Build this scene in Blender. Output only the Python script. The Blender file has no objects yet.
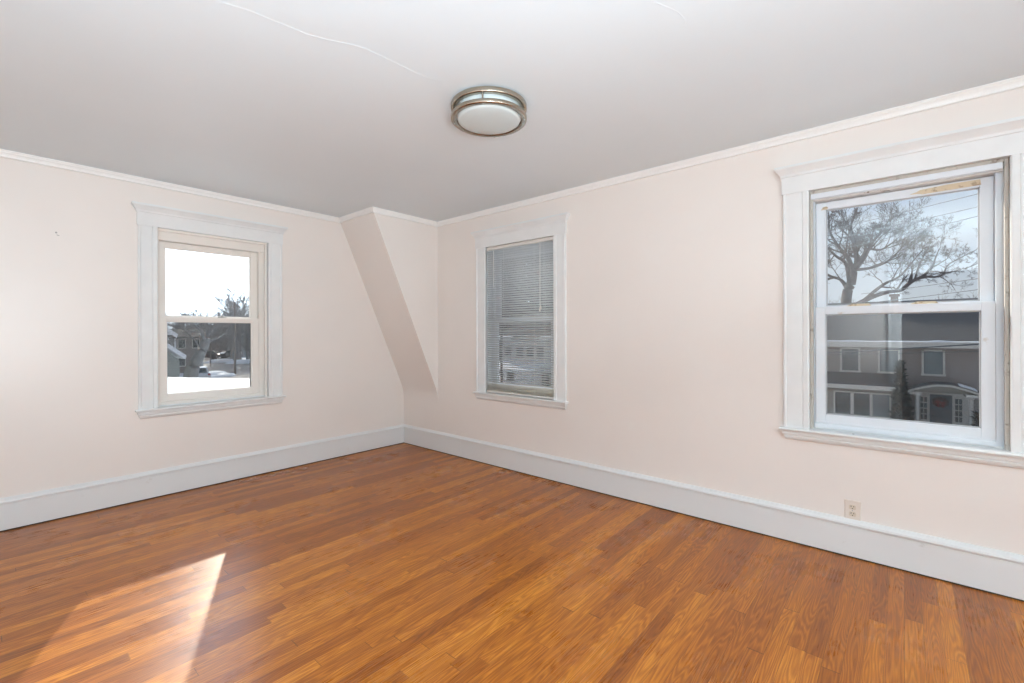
import bpy, math, random
from mathutils import Vector, Matrix, noise
C = bpy.context.scene.collection
PI = math.pi

# ------------------------------------------------------------------ camera
F_PX, YAW, ROLL, HORIZON, EYE = 454.9, 0.7111, 0.0032, 333.64, 1.2845
fwd = Vector((math.cos(YAW), math.sin(YAW), 0)); rgt = Vector((math.sin(YAW), -math.cos(YAW), 0)); up = Vector((0, 0, 1))
cam_data = bpy.data.cameras.new('camera'); cam = bpy.data.objects.new('camera', cam_data); C.objects.link(cam)
cr, sr = math.cos(ROLL), math.sin(ROLL)
ax = rgt * cr - up * sr; ay = rgt * sr + up * cr; az = -fwd
cam.matrix_world = Matrix(((ax.x, ay.x, az.x, 0), (ax.y, ay.y, az.y, 0), (ax.z, ay.z, az.z, EYE), (0, 0, 0, 1)))
cam_data.sensor_width = 36; cam_data.lens = F_PX / 1024 * 36
cam_data.shift_y = -(341.5 - HORIZON) / 1024
cam_data.clip_start = 0.02; cam_data.clip_end = 1000
bpy.context.scene.camera = cam

def at(px, py, depth):
    """point of the place seen at a photo pixel, at a given distance ahead of the eye"""
    a, b = px - 512, HORIZON - py
    u, v = (a * cr + b * sr) / F_PX, (-a * sr + b * cr) / F_PX
    return Vector((0, 0, EYE)) + (fwd + rgt * u + up * v) * depth

# ------------------------------------------------------------------ view, world, sun, daylight
S = bpy.context.scene
S.view_settings.view_transform = 'Standard'; S.view_settings.look = 'None'
S.view_settings.gamma = 1; S.view_settings.use_curve_mapping = False
S.view_settings.exposure = 0.0
try:
    S.cycles.use_denoising = True
    S.cycles.max_bounces = 10; S.cycles.diffuse_bounces = 7; S.cycles.transparent_max_bounces = 24
    S.cycles.sample_clamp_indirect = 8
except Exception:
    pass

SUN_AZ = Vector((0.40, 0.92, 0)).normalized(); SUN_EL = math.radians(25.6)
SUN_DIR = SUN_AZ * math.cos(SUN_EL) + up * math.sin(SUN_EL)
sd = bpy.data.lights.new('sun', 'SUN'); sd.energy = 7.5; sd.angle = math.radians(0.6); sd.color = (1.0, 0.90, 0.76)
so = bpy.data.objects.new('sun', sd); C.objects.link(so); so.location = (8, 18, 14)
so.rotation_euler = (-SUN_DIR).to_track_quat('-Z', 'Y').to_euler()

W = bpy.data.worlds.new('winter_sky'); S.world = W; W.use_nodes = True
nt = W.node_tree; N = nt.nodes; LK = nt.links; N.clear()
def wn(t, **k):
    n = N.new(t)
    for a, b in k.items(): setattr(n, a, b)
    return n
tc = wn('ShaderNodeTexCoord')
nrm = wn('ShaderNodeVectorMath', operation='NORMALIZE'); LK.new(tc.outputs['Generated'], nrm.inputs[0])
sep = wn('ShaderNodeSeparateXYZ'); LK.new(nrm.outputs[0], sep.inputs[0])
ramp = wn('ShaderNodeValToRGB'); LK.new(sep.outputs['Z'], ramp.inputs[0])
cr_ = ramp.color_ramp; cr_.elements[0].position = 0.0; cr_.elements[0].color = (0.70, 0.77, 0.87, 1)
cr_.elements[1].position = 0.7; cr_.elements[1].color = (0.46, 0.60, 0.88, 1)
e = cr_.elements.new(0.25); e.color = (0.60, 0.71, 0.89, 1)
nz = wn('ShaderNodeTexNoise'); nz.inputs['Scale'].default_value = 3.2; nz.inputs['Detail'].default_value = 5
mp = wn('ShaderNodeMapping'); mp.inputs['Scale'].default_value = (1, 1, 3.2); LK.new(nrm.outputs[0], mp.inputs[0]); LK.new(mp.outputs[0], nz.inputs['Vector'])
cl = wn('ShaderNodeMapRange'); cl.inputs['From Min'].default_value = 0.40; cl.inputs['From Max'].default_value = 0.68; LK.new(nz.outputs[0], cl.inputs[0])
mx = wn('ShaderNodeMix', data_type='RGBA'); LK.new(cl.outputs[0], mx.inputs['Factor']); LK.new(ramp.outputs[0], mx.inputs['A']); mx.inputs['B'].default_value = (0.70, 0.76, 0.84, 1)
dt = wn('ShaderNodeVectorMath', operation='DOT_PRODUCT'); LK.new(nrm.outputs[0], dt.inputs[0]); dt.inputs[1].default_value = SUN_DIR
g0 = wn('ShaderNodeMath', operation='MAXIMUM'); LK.new(dt.outputs['Value'], g0.inputs[0]); g0.inputs[1].default_value = 0
g1 = wn('ShaderNodeMath', operation='POWER'); LK.new(g0.outputs[0], g1.inputs[0]); g1.inputs[1].default_value = 10
g2 = wn('ShaderNodeMath', operation='MULTIPLY_ADD'); LK.new(g1.outputs[0], g2.inputs[0]); g2.inputs[1].default_value = 9.0; g2.inputs[2].default_value = 1.0
vm = wn('ShaderNodeVectorMath', operation='SCALE'); LK.new(mx.outputs['Result'], vm.inputs[0]); LK.new(g2.outputs[0], vm.inputs['Scale'])
bg = wn('ShaderNodeBackground'); LK.new(vm.outputs[0], bg.inputs[0]); bg.inputs[1].default_value = 0.86
wo = wn('ShaderNodeOutputWorld'); LK.new(bg.outputs[0], wo.inputs[0])

H = 2.5                       # room height
XR, YL = 3.244, 4.486         # inner faces of the right-hand and left-hand walls of the photo
XB, YN = -1.0, -3.0           # inner faces of the two walls behind the eye
TH = 0.16                     # wall thickness

def daylight(name, loc, aim, sx, sy, power, col):
    d = bpy.data.lights.new(name, 'AREA'); d.shape = 'RECTANGLE'; d.size = sx; d.size_y = sy; d.energy = power; d.color = col
    o = bpy.data.objects.new(name, d); C.objects.link(o); o.location = loc
    o.rotation_euler = Vector(aim).to_track_quat('-Z', 'Z').to_euler(); return o
DAY = (0.86, 0.95, 1.0)
daylight('daylight_outside_rear_window', (0.50, YN - 0.32, 1.42), (-0.42, 1, 0.12), 0.80, 1.40, 108, DAY)
daylight('daylight_outside_rear_window', (1.85, YN - 0.32, 1.42), (0.0, 1, 0.22), 0.80, 1.40, 10, DAY)
# flash bounced off the ceiling from beside the eye
daylight('bounce_light', (-0.22, -0.62, 1.15), (-0.18, 0.40, 1.0), 0.8, 0.8, 150, (0.82, 0.92, 1.0))

# ------------------------------------------------------------------ materials
def new_mat(name):
    m = bpy.data.materials.new(name); m.use_nodes = True
    return m, m.node_tree, m.node_tree.nodes['Principled BSDF']
def nn(t, kind, **k):
    n = t.nodes.new(kind)
    for a, b in k.items(): setattr(n, a, b)
    return n
def mat(name, col, rough=0.5, metal=0.0, spec=0.5, bump=0.0, bscale=30, var=0.0, vscale=6, stretch=(1, 1, 1), var_col=None):
    m, t, p = new_mat(name)
    p.inputs['Base Color'].default_value = (*col, 1); p.inputs['Roughness'].default_value = rough
    p.inputs['Metallic'].default_value = metal; p.inputs['Specular IOR Level'].default_value = spec
    co = nn(t, 'ShaderNodeTexCoord'); mpn = nn(t, 'ShaderNodeMapping'); mpn.inputs['Scale'].default_value = stretch
    t.links.new(co.outputs['Object'], mpn.inputs[0])
    if bump:
        a = nn(t, 'ShaderNodeTexNoise'); a.inputs['Scale'].default_value = bscale; a.inputs['Detail'].default_value = 4
        t.links.new(mpn.outputs[0], a.inputs['Vector'])
        b = nn(t, 'ShaderNodeBump'); b.inputs['Strength'].default_value = bump; b.inputs['Distance'].default_value = 0.01
        t.links.new(a.outputs[0], b.inputs['Height']); t.links.new(b.outputs[0], p.inputs['Normal'])
    if var:
        a = nn(t, 'ShaderNodeTexNoise'); a.inputs['Scale'].default_value = vscale; a.inputs['Detail'].default_value = 5
        t.links.new(mpn.outputs[0], a.inputs['Vector'])
        r = nn(t, 'ShaderNodeMapRange'); r.inputs['From Min'].default_value = 0.35; r.inputs['From Max'].default_value = 0.7
        t.links.new(a.outputs[0], r.inputs[0])
        k = nn(t, 'ShaderNodeMix', data_type='RGBA'); t.links.new(r.outputs[0], k.inputs['Factor'])
        k.inputs['A'].default_value = (*col, 1)
        k.inputs['B'].default_value = (*(var_col or [c * (1 - var) for c in col]), 1)
        t.links.new(k.outputs['Result'], p.inputs['Base Color'])
    return m
def chipped(name, col, chip, lo, hi, scale, rough=0.4):
    """old paint with small worn chips"""
    m, t, p = new_mat(name); p.inputs['Roughness'].default_value = rough
    co = nn(t, 'ShaderNodeTexCoord'); a = nn(t, 'ShaderNodeTexNoise'); a.inputs['Scale'].default_value = scale; a.inputs['Detail'].default_value = 8; a.inputs['Roughness'].default_value = 0.65
    t.links.new(co.outputs['Object'], a.inputs['Vector'])
    r = nn(t, 'ShaderNodeMapRange'); r.inputs['From Min'].default_value = lo; r.inputs['From Max'].default_value = hi; t.links.new(a.outputs[0], r.inputs[0])
    k = nn(t, 'ShaderNodeMix', data_type='RGBA'); t.links.new(r.outputs[0], k.inputs['Factor'])
    k.inputs['A'].default_value = (*col, 1); k.inputs['B'].default_value = (*chip, 1)
    t.links.new(k.outputs['Result'], p.inputs['Base Color'])
    b = nn(t, 'ShaderNodeBump'); b.inputs['Strength'].default_value = 0.12; b.inputs['Distance'].default_value = 0.004; b.invert = True
    t.links.new(a.outputs[0], b.inputs['Height']); t.links.new(b.outputs[0], p.inputs['Normal'])
    return m
def clapboard(name, col, pitch, rough=0.7, spec=0.3):
    """lapped boards: saw-tooth relief up the wall"""
    m, t, p = new_mat(name); p.inputs['Roughness'].default_value = rough; p.inputs['Specular IOR Level'].default_value = spec
    co = nn(t, 'ShaderNodeTexCoord'); s = nn(t, 'ShaderNodeSeparateXYZ'); t.links.new(co.outputs['Object'], s.inputs[0])
    d = nn(t, 'ShaderNodeMath', operation='DIVIDE'); t.links.new(s.outputs['Z'], d.inputs[0]); d.inputs[1].default_value = pitch
    f = nn(t, 'ShaderNodeMath', operation='FRACT'); t.links.new(d.outputs[0], f.inputs[0])
    g = nn(t, 'ShaderNodeMath', operation='GREATER_THAN'); t.links.new(f.outputs[0], g.inputs[0]); g.inputs[1].default_value = 0.88
    k = nn(t, 'ShaderNodeMix', data_type='RGBA'); t.links.new(g.outputs[0], k.inputs['Factor'])
    k.inputs['A'].default_value = (*col, 1); k.inputs['B'].default_value = (*[c * 0.7 for c in col], 1)
    t.links.new(k.outputs['Result'], p.inputs['Base Color'])
    b = nn(t, 'ShaderNodeBump'); b.invert = True; b.inputs['Strength'].default_value = 0.5; b.inputs['Distance'].default_value = 0.02
    t.links.new(f.outputs[0], b.inputs['Height']); t.links.new(b.outputs[0], p.inputs['Normal'])
    return m
def glass_mat(name, tint, f0=0.04, rough=0.0):
    m = bpy.data.materials.new(name); m.use_nodes = True; t = m.node_tree; t.nodes.clear()
    ge = nn(t, 'ShaderNodeNewGeometry'); d = nn(t, 'ShaderNodeVectorMath', operation='DOT_PRODUCT')
    t.links.new(ge.outputs['Normal'], d.inputs[0]); t.links.new(ge.outputs['Incoming'], d.inputs[1])
    a = nn(t, 'ShaderNodeMath', operation='ABSOLUTE'); t.links.new(d.outputs['Value'], a.inputs[0])
    s = nn(t, 'ShaderNodeMath', operation='SUBTRACT'); s.inputs[0].default_value = 1; t.links.new(a.outputs[0], s.inputs[1])
    q = nn(t, 'ShaderNodeMath', operation='POWER'); t.links.new(s.outputs[0], q.inputs[0]); q.inputs[1].default_value = 5
    u = nn(t, 'ShaderNodeMath', operation='MULTIPLY_ADD'); t.links.new(q.outputs[0], u.inputs[0]); u.inputs[1].default_value = 1 - f0; u.inputs[2].default_value = f0
    tr = nn(t, 'ShaderNodeBsdfTransparent'); tr.inputs[0].default_value = (*tint, 1)
    gl = nn(t, 'ShaderNodeBsdfGlossy'); gl.inputs['Roughness'].default_value = rough
    x = nn(t, 'ShaderNodeMixShader'); t.links.new(u.outputs[0], x.inputs[0]); t.links.new(tr.outputs[0], x.inputs[1]); t.links.new(gl.outputs[0], x.inputs[2])
    o = nn(t, 'ShaderNodeOutputMaterial'); t.links.new(x.outputs[0], o.inputs[0]); return m
def screen_mat(name, col, cover):
    m = bpy.data.materials.new(name); m.use_nodes = True; t = m.node_tree; t.nodes.clear()
    tr = nn(t, 'ShaderNodeBsdfTransparent'); df = nn(t, 'ShaderNodeBsdfDiffuse'); df.inputs[0].default_value = (*col, 1)
    x = nn(t, 'ShaderNodeMixShader'); x.inputs[0].default_value = cover
    t.links.new(tr.outputs[0], x.inputs[1]); t.links.new(df.outputs[0], x.inputs[2])
    o = nn(t, 'ShaderNodeOutputMaterial'); t.links.new(x.outputs[0], o.inputs[0]); return m

def floor_mat():
    m, t, p = new_mat('oak_strip_floor'); L = t.links
    def M(op, a, b=None, c=None):
        n = nn(t, 'ShaderNodeMath', operation=op)
        for i, v in enumerate((a, b, c)):
            if v is None: continue
            if isinstance(v, (int, float)): n.inputs[i].default_value = v
            else: L.new(v, n.inputs[i])
        return n.outputs[0]
    co = nn(t, 'ShaderNodeTexCoord'); s = nn(t, 'ShaderNodeSeparateXYZ'); L.new(co.outputs['Object'], s.inputs[0])
    x, y = s.outputs['X'], s.outputs['Y']
    yr = M('DIVIDE', y, 0.061); row = M('FLOOR', yr); fy = M('FRACT', yr)
    w1 = nn(t, 'ShaderNodeTexWhiteNoise', noise_dimensions='1D'); L.new(row, w1.inputs['W'])
    ln = M('MULTIPLY_ADD', w1.outputs['Value'], 0.9, 0.85)
    xo = M('ADD', M('DIVIDE', M('ADD', x, 20), ln), M('MULTIPLY', w1.outputs['Value'], 13.7)); idx = M('FLOOR', xo); fx = M('FRACT', xo)
    cb = nn(t, 'ShaderNodeCombineXYZ'); L.new(row, cb.inputs[0]); L.new(idx, cb.inputs[1])
    w2 = nn(t, 'ShaderNodeTexWhiteNoise', noise_dimensions='2D'); L.new(cb.outputs[0], w2.inputs['Vector'])
    sc = nn(t, 'ShaderNodeSeparateColor'); L.new(w2.outputs['Color'], sc.inputs[0])
    r1, r2 = sc.outputs[0], sc.outputs[1]
    # fine fibres
    v = nn(t, 'ShaderNodeCombineXYZ'); L.new(M('MULTIPLY_ADD', r1, 40, M('MULTIPLY', x, 5.0)), v.inputs[0]); L.new(M('MULTIPLY', y, 150), v.inputs[1]); L.new(M('MULTIPLY', r2, 30), v.inputs[2])
    fib = nn(t, 'ShaderNodeTexNoise'); fib.inputs['Scale'].default_value = 1; fib.inputs['Detail'].default_value = 5; fib.inputs['Roughness'].default_value = 0.72; L.new(v.outputs[0], fib.inputs['Vector'])
    # cathedral figure: contour lines of a stretched noise
    v2 = nn(t, 'ShaderNodeCombineXYZ'); L.new(M('MULTIPLY_ADD', r2, 60, M('MULTIPLY', x, 1.5)), v2.inputs[0]); L.new(M('MULTIPLY', y, 17), v2.inputs[1]); L.new(M('MULTIPLY', r1, 50), v2.inputs[2])
    cat = nn(t, 'ShaderNodeTexNoise'); cat.inputs['Scale'].default_value = 1; cat.inputs['Detail'].default_value = 1.5; L.new(v2.outputs[0], cat.inputs['Vector'])
    rings = M('SINE', M('MULTIPLY', cat.outputs[0], 100)); rings = M('MULTIPLY_ADD', rings, 0.5, 0.5)
    # slow patches of wear over the whole floor
    pat = nn(t, 'ShaderNodeTexNoise'); pat.inputs['Scale'].default_value = 1.3; pat.inputs['Detail'].default_value = 3; L.new(co.outputs['Object'], pat.inputs['Vector'])
    tone = M('ADD', M('MULTIPLY', r1, 0.42), M('ADD', M('MULTIPLY', fib.outputs[0], 0.88), M('MULTIPLY_ADD', rings, 0.25, M('MULTIPLY_ADD', pat.outputs[0], 0.18, -0.40))))
    rp = nn(t, 'ShaderNodeValToRGB'); L.new(tone, rp.inputs[0]); c = rp.color_ramp
    c.elements[0].position = 0.06; c.elements[0].color = (0.195, 0.052, 0.006, 1)
    c.elements[1].position = 0.98; c.elements[1].color = (0.78, 0.34, 0.047, 1)
    e = c.elements.new(0.40); e.color = (0.350, 0.102, 0.0105, 1)
    e = c.elements.new(0.68); e.color = (0.53, 0.180, 0.018, 1)
    gy = M('MAXIMUM', M('LESS_THAN', fy, 0.022), M('LESS_THAN', fx, 0.0028))
    strength = M('MULTIPLY_ADD', r2, 0.55, 0.25)
    k = nn(t, 'ShaderNodeMix', data_type='RGBA'); L.new(M('MULTIPLY', gy, strength), k.inputs['Factor']); L.new(rp.outputs[0], k.inputs['A']); k.inputs['B'].default_value = (0.05, 0.018, 0.006, 1)
    L.new(k.outputs['Result'], p.inputs['Base Color'])
    rn = nn(t, 'ShaderNodeTexNoise'); rn.inputs['Scale'].default_value = 2.6; rn.inputs['Detail'].default_value = 6; L.new(co.outputs['Object'], rn.inputs['Vector'])
    L.new(M('ADD', M('MULTIPLY', rn.outputs[0], 0.16), M('MULTIPLY_ADD', fib.outputs[0], 0.08, 0.17)), p.inputs['Roughness'])
    p.inputs['Specular IOR Level'].default_value = 0.45
    b = nn(t, 'ShaderNodeBump'); b.inputs['Strength'].default_value = 0.12; b.inputs['Distance'].default_value = 0.003
    # every strip is a little cupped, with open joints
    cup = M('MULTIPLY', M('ABSOLUTE', M('SUBTRACT', fy, 0.5)), -0.5)
    L.new(M('ADD', M('ADD', M('MULTIPLY', fib.outputs[0], 0.25), cup), M('ADD', M('MULTIPLY', gy, -1.2), M('MULTIPLY', r2, 0.3))), b.inputs['Height']); L.new(b.outputs[0], p.inputs['Normal'])
    return m

M_WALL = mat('cream_wall_paint', (0.84, 0.793, 0.752), 0.34, spec=0.45, bump=0.05, bscale=9, var=0.03, vscale=1.5)
M_CEIL = mat('white_ceiling_paint', (0.76, 0.842, 0.888), 0.55, spec=0.3, bump=0.04, bscale=5, var=0.03, vscale=0.9)
M_TRIM = mat('white_trim_paint', (0.80, 0.82, 0.82), 0.33, bump=0.02, bscale=30, var=0.05, vscale=7)
M_CROWN = mat('ivory_crown_paint', (0.88, 0.885, 0.87), 0.35)
M_BASE = chipped('grey_white_baseboard_paint', (0.76, 0.78, 0.785), (0.64, 0.63, 0.61), 0.66, 0.74, 9, 0.4)
M_SASHC = mat('cream_sash_paint', (0.82, 0.785, 0.735), 0.35, bump=0.04, bscale=40)
M_SASHW = chipped('cool_white_sash_paint', (0.72, 0.765, 0.81), (0.60, 0.58, 0.55), 0.66, 0.72, 14, 0.35)
M_WORN = chipped('worn_white_paint', (0.72, 0.71, 0.69), (0.20, 0.17, 0.13), 0.60, 0.66, 22, 0.45)
M_DIRTY = chipped('grimy_track_paint', (0.55, 0.52, 0.47), (0.13, 0.09, 0.06), 0.55, 0.70, 16, 0.5)
M_BARE = chipped('bare_pine_wood', (0.66, 0.56, 0.40), (0.40, 0.31, 0.21), 0.52, 0.62, 40, 0.7)
M_BEADSHADE = mat('shade_grey_bead', (0.42, 0.43, 0.45), 0.6)  # grey puts the shadow line at the glass edge into the bead colour
M_DARK = mat('dark_gap', (0.035, 0.028, 0.022), 0.8)
M_GLASS = glass_mat('window_glass', (0.97, 0.985, 0.98))
M_STORM = glass_mat('storm_glass', (0.93, 0.95, 0.95), 0.05)
M_SCREEN = screen_mat('insect_screen_mesh', (0.07, 0.075, 0.08), 0.26)
M_FLOOR = floor_mat()
M_NICKEL = mat('brushed_nickel', (0.44, 0.39, 0.32), 0.26, metal=1.0, bump=0.03, bscale=120, stretch=(1, 1, 14))
M_ACRYL = mat('frosted_white_acrylic', (0.62, 0.70, 0.71), 0.4)
M_SLAT = mat('pale_grey_vinyl_slat', (0.54, 0.57, 0.58), 0.4, spec=0.4)
M_RAIL = mat('ivory_blind_rail', (0.70, 0.685, 0.64), 0.4)
M_STACK = mat('yellowed_slat', (0.68, 0.65, 0.55), 0.45)
M_CORD = mat('white_cord', (0.70, 0.70, 0.68), 0.7)
M_WAND = mat('clear_wand', (0.72, 0.72, 0.70), 0.2)
M_PLATE = mat('cream_outlet_plastic', (0.76, 0.69, 0.62), 0.35)
M_RECEP = mat('almond_receptacle', (0.66, 0.57, 0.46), 0.35)
M_SNOW = mat('fresh_snow', (0.90, 0.92, 0.95), 0.75, spec=0.2, bump=0.5, bscale=1.6)
M_SNOWD = mat('trodden_snow', (0.80, 0.83, 0.88), 0.8, spec=0.2, bump=0.6, bscale=0.8, var=0.25, vscale=0.35)
M_ROAD = mat('salted_asphalt', (0.40, 0.37, 0.34), 0.85, spec=0.2, var=0.25, vscale=0.3)
M_BARK = mat('grey_brown_bark', (0.12, 0.105, 0.105), 0.9, spec=0.1, bump=0.6, bscale=6, var=0.3, vscale=3)
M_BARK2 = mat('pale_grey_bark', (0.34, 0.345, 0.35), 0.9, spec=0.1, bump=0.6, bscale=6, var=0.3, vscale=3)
M_CLAP = clapboard('taupe_clapboard', (0.36, 0.31, 0.285), 0.11)
M_CLAPG = clapboard('grey_green_clapboard', (0.36, 0.40, 0.37), 0.13)
M_CLAPW = clapboard('white_clapboard', (0.84, 0.86, 0.88), 0.12)
M_CLAPB = clapboard('brown_clapboard', (0.31, 0.285, 0.265), 0.14)
M_CLAPBL = clapboard('slate_blue_clapboard', (0.36, 0.43, 0.48), 0.14)
M_SHING = mat('charcoal_shingles', (0.155, 0.15, 0.15), 0.9, spec=0.15, bump=0.5, bscale=7, var=0.3, vscale=9, stretch=(1, 1, 3))
M_HTRIM = mat('cream_house_trim', (0.66, 0.63, 0.58), 0.5)
M_HGLASS = mat('dark_house_glass', (0.05, 0.07, 0.075), 0.08, spec=0.7)
M_CURT = mat('pale_curtain_glass', (0.16, 0.20, 0.21), 0.15, spec=0.7)
M_DOOR = mat('slate_blue_door', (0.10, 0.115, 0.13), 0.35)
M_WREATH = mat('red_wreath_bow', (0.27, 0.055, 0.055), 0.7)
M_NEEDLE = mat('dark_evergreen_needles', (0.035, 0.04, 0.035), 0.8, spec=0.1, var=0.4, vscale=3)
M_SHRUB = mat('brown_winter_shrub', (0.075, 0.068, 0.06), 0.9, spec=0.1)
M_CARW = mat('silver_car_paint', (0.62, 0.66, 0.70), 0.25)
M_CARD = mat('dark_car_paint', (0.06, 0.065, 0.075), 0.25)
M_TYRE = mat('black_rubber', (0.02, 0.02, 0.02), 0.8)
M_LAMP = mat('red_tail_lamp', (0.35, 0.02, 0.02), 0.3)
M_POLE = mat('weathered_pole_wood', (0.22, 0.20, 0.19), 0.9, bump=0.4, bscale=10)
M_WIRE = mat('black_wire', (0.10, 0.11, 0.125), 0.6)
M_BRICK = mat('brown_brick', (0.17, 0.10, 0.08), 0.9, var=0.3, vscale=9)
M_STEEL = mat('steel', (0.40, 0.39, 0.37), 0.35, metal=1.0)

# ------------------------------------------------------------------ mesh helpers
class MB:
    def __init__(s): s.v, s.f, s.sm = [], [], []
    def add(s, vs, fs, smooth=False):
        o = len(s.v); s.v += [tuple(v) for v in vs]; s.f += [tuple(i + o for i in f) for f in fs]; s.sm += [smooth] * len(fs)
    def box(s, x0, x1, y0, y1, z0, z1):
        x0, x1 = sorted((x0, x1)); y0, y1 = sorted((y0, y1)); z0, z1 = sorted((z0, z1))
        s.add([(x0, y0, z0), (x1, y0, z0), (x1, y1, z0), (x0, y1, z0), (x0, y0, z1), (x1, y0, z1), (x1, y1, z1), (x0, y1, z1)],
              [(0, 3, 2, 1), (4, 5, 6, 7), (0, 1, 5, 4), (1, 2, 6, 5), (2, 3, 7, 6), (3, 0, 4, 7)])
    def loft(s, rings, cap=True, smooth=False, closed=True):
        n = len(rings[0]); vs = [p for r in rings for p in r]; fs = []
        for k in range(len(rings) - 1):
            for i in range(n if closed else n - 1):
                j = (i + 1) % n; fs.append((k * n + i, k * n + j, (k + 1) * n + j, (k + 1) * n + i))
        s.add(vs, fs, smooth)
        if cap:
            s.add(rings[0], [tuple(reversed(range(n)))]); s.add(rings[-1], [tuple(range(n))])
    def prism(s, prof, a, b, axis):
        """profile [(p,q)] swept along an axis: 'x' -> (.,p,q); 'y' -> (p,.,q); 'z' -> (p,q,.)"""
        def P(t, p, q): return {'x': (t, p, q), 'y': (p, t, q), 'z': (p, q, t)}[axis]
        s.loft([[P(a, p, q) for p, q in prof], [P(b, p, q) for p, q in prof]])
    def tube(s, pts, rad, n=6, smooth=True, cap=True):
        pts = [Vector(p) for p in pts]; rings = []
        if not hasattr(rad, '__len__'): rad = [rad] * len(pts)
        for i, p in enumerate(pts):
            d = (pts[min(i + 1, len(pts) - 1)] - pts[max(i - 1, 0)]).normalized()
            h = Vector((0, 0, 1)) if abs(d.z) < 0.9 else Vector((1, 0, 0))
            a = d.cross(h).normalized(); b = d.cross(a)
            rings.append([p + (a * math.cos(2 * PI * k / n) + b * math.sin(2 * PI * k / n)) * rad[i] for k in range(n)])
        s.loft(rings, cap, smooth)
    def lathe(s, prof, n=48, smooth=True, close=False, cx=0, cy=0):
        rings = [[(cx + r * math.cos(2 * PI * k / n), cy + r * math.sin(2 * PI * k / n), z) for k in range(n)] for r, z in prof]
        if close: rings.append(rings[0])
        s.loft(rings, False, smooth)
    def ball(s, c, rx, ry, rz, n=10, m=6, smooth=True, jit=0, rnd=None):
        rings = []
        for i in range(m + 1):
            a = PI * i / m - PI / 2
            rings.append([(c[0] + rx * math.cos(a) * math.cos(2 * PI * k / n) * (1 + (rnd.uniform(-jit, jit) if rnd else 0)),
                           c[1] + ry * math.cos(a) * math.sin(2 * PI * k / n) * (1 + (rnd.uniform(-jit, jit) if rnd else 0)),
                           c[2] + rz * math.sin(a)) for k in range(n)])
        s.loft(rings, False, smooth)
    def build(s, name, m, parent=None, bevel=0.0, fix=True):
        me = bpy.data.meshes.new(name); me.from_pydata(s.v, [], s.f)
        me.polygons.foreach_set('use_smooth', s.sm); me.materials.append(m); me.update()
        if fix:
            import bmesh
            b = bmesh.new(); b.from_mesh(me); bmesh.ops.recalc_face_normals(b, faces=b.faces[:]); b.to_mesh(me); b.free()
        o = bpy.data.objects.new(name, me); C.objects.link(o)
        if parent: o.parent = parent
        if bevel:
            bv = o.modifiers.new('bevel', 'BEVEL'); bv.width = bevel; bv.segments = 2; bv.limit_method = 'ANGLE'; bv.angle_limit = math.radians(40)
        return o
def empty(name, loc=(0, 0, 0), rz=0.0, parent=None):
    o = bpy.data.objects.new(name, None); C.objects.link(o); o.location = loc; o.rotation_euler = (0, 0, rz); o.empty_display_size = 0.1
    if parent: o.parent = parent
    return o
def tag(o, label=None, cat=None, group=None, kind=None):
    if label: o['label'] = label
    if cat: o['category'] = cat
    if group: o['group'] = group
    if kind: o['kind'] = kind
    return o
def struct(o, label, cat='room'): return tag(o, label, cat, kind='structure')
def box(name, m, parent, *b, bevel=0.0):
    k = MB(); k.box(*b); return k.build(name, m, parent, bevel)
def dup(o, parent=None):
    c = o.copy(); C.objects.link(c); c.parent = parent
    for ch in list(o.children): dup(ch, c)
    return c

# ------------------------------------------------------------------ room shell
WZ0, WZ1 = 0.66, 2.16          # rough window opening heights
def wall(name, axis, face, out, a0, a1, holes, m, label, z1=H):
    """wall with its inner face at `face`, thickness going `out` (+1/-1), from a0 to a1; holes (h0,h1,z0,z1)"""
    k = MB(); b0, b1 = face, face + out * TH
    def bx(s0, s1, z0, z1_):
        if s1 - s0 < 1e-6 or z1_ - z0 < 1e-6: return
        if axis == 'x': k.box(s0, s1, b0, b1, z0, z1_)
        else: k.box(b0, b1, s0, s1, z0, z1_)
    cur = a0
    for h0, h1, z0, zz in sorted(holes):
        bx(cur, h0, 0, z1); bx(h0, h1, 0, z0); bx(h0, h1, zz, z1); cur = h1
    bx(cur, a1, 0, z1)
    return struct(k.build(name, m), label, 'wall')
def hole(c, ow=0.412): return (c - ow - 0.02, c + ow + 0.02, WZ0, WZ1)
C1, C2, C3 = 1.3125, 2.716, 0.02
wall('wall_left', 'x', YL, 1, XB - TH, XR + TH, [hole(C1)], M_WALL, 'cream wall with the cream-sashed window onto the snowy roof')
wall('wall_right', 'y', XR, 1, YN - TH, YL, [hole(C2), hole(C3)], M_WALL, 'cream wall holding the blind-covered window and the large white window')
wall('wall_near', 'x', YN, -1, XB - TH, XR, [hole(0.50), hole(1.85)], M_WALL, 'cream wall with two windows opposite the cream-sashed window')
wall('wall_rear', 'y', XB, -1, YN, YL, [(-0.80, 0.04, 0, 2.06)], M_WALL, 'cream wall with the doorway opposite the blind-covered window')
k = MB(); k.box(XB - TH, XR + TH, YN - TH, YL + TH, -0.12, 0.0)
struct(k.build('floor', M_FLOOR), 'glossy orange-brown oak strip floor with a patch of sunlight', 'floor')
k = MB(); k.box(XB - TH, XR + TH, YN - TH, YL + TH, H, H + 0.12)
CEIL = struct(k.build('ceiling', M_CEIL), 'smooth white ceiling with fine raised cracks', 'ceiling')

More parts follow.
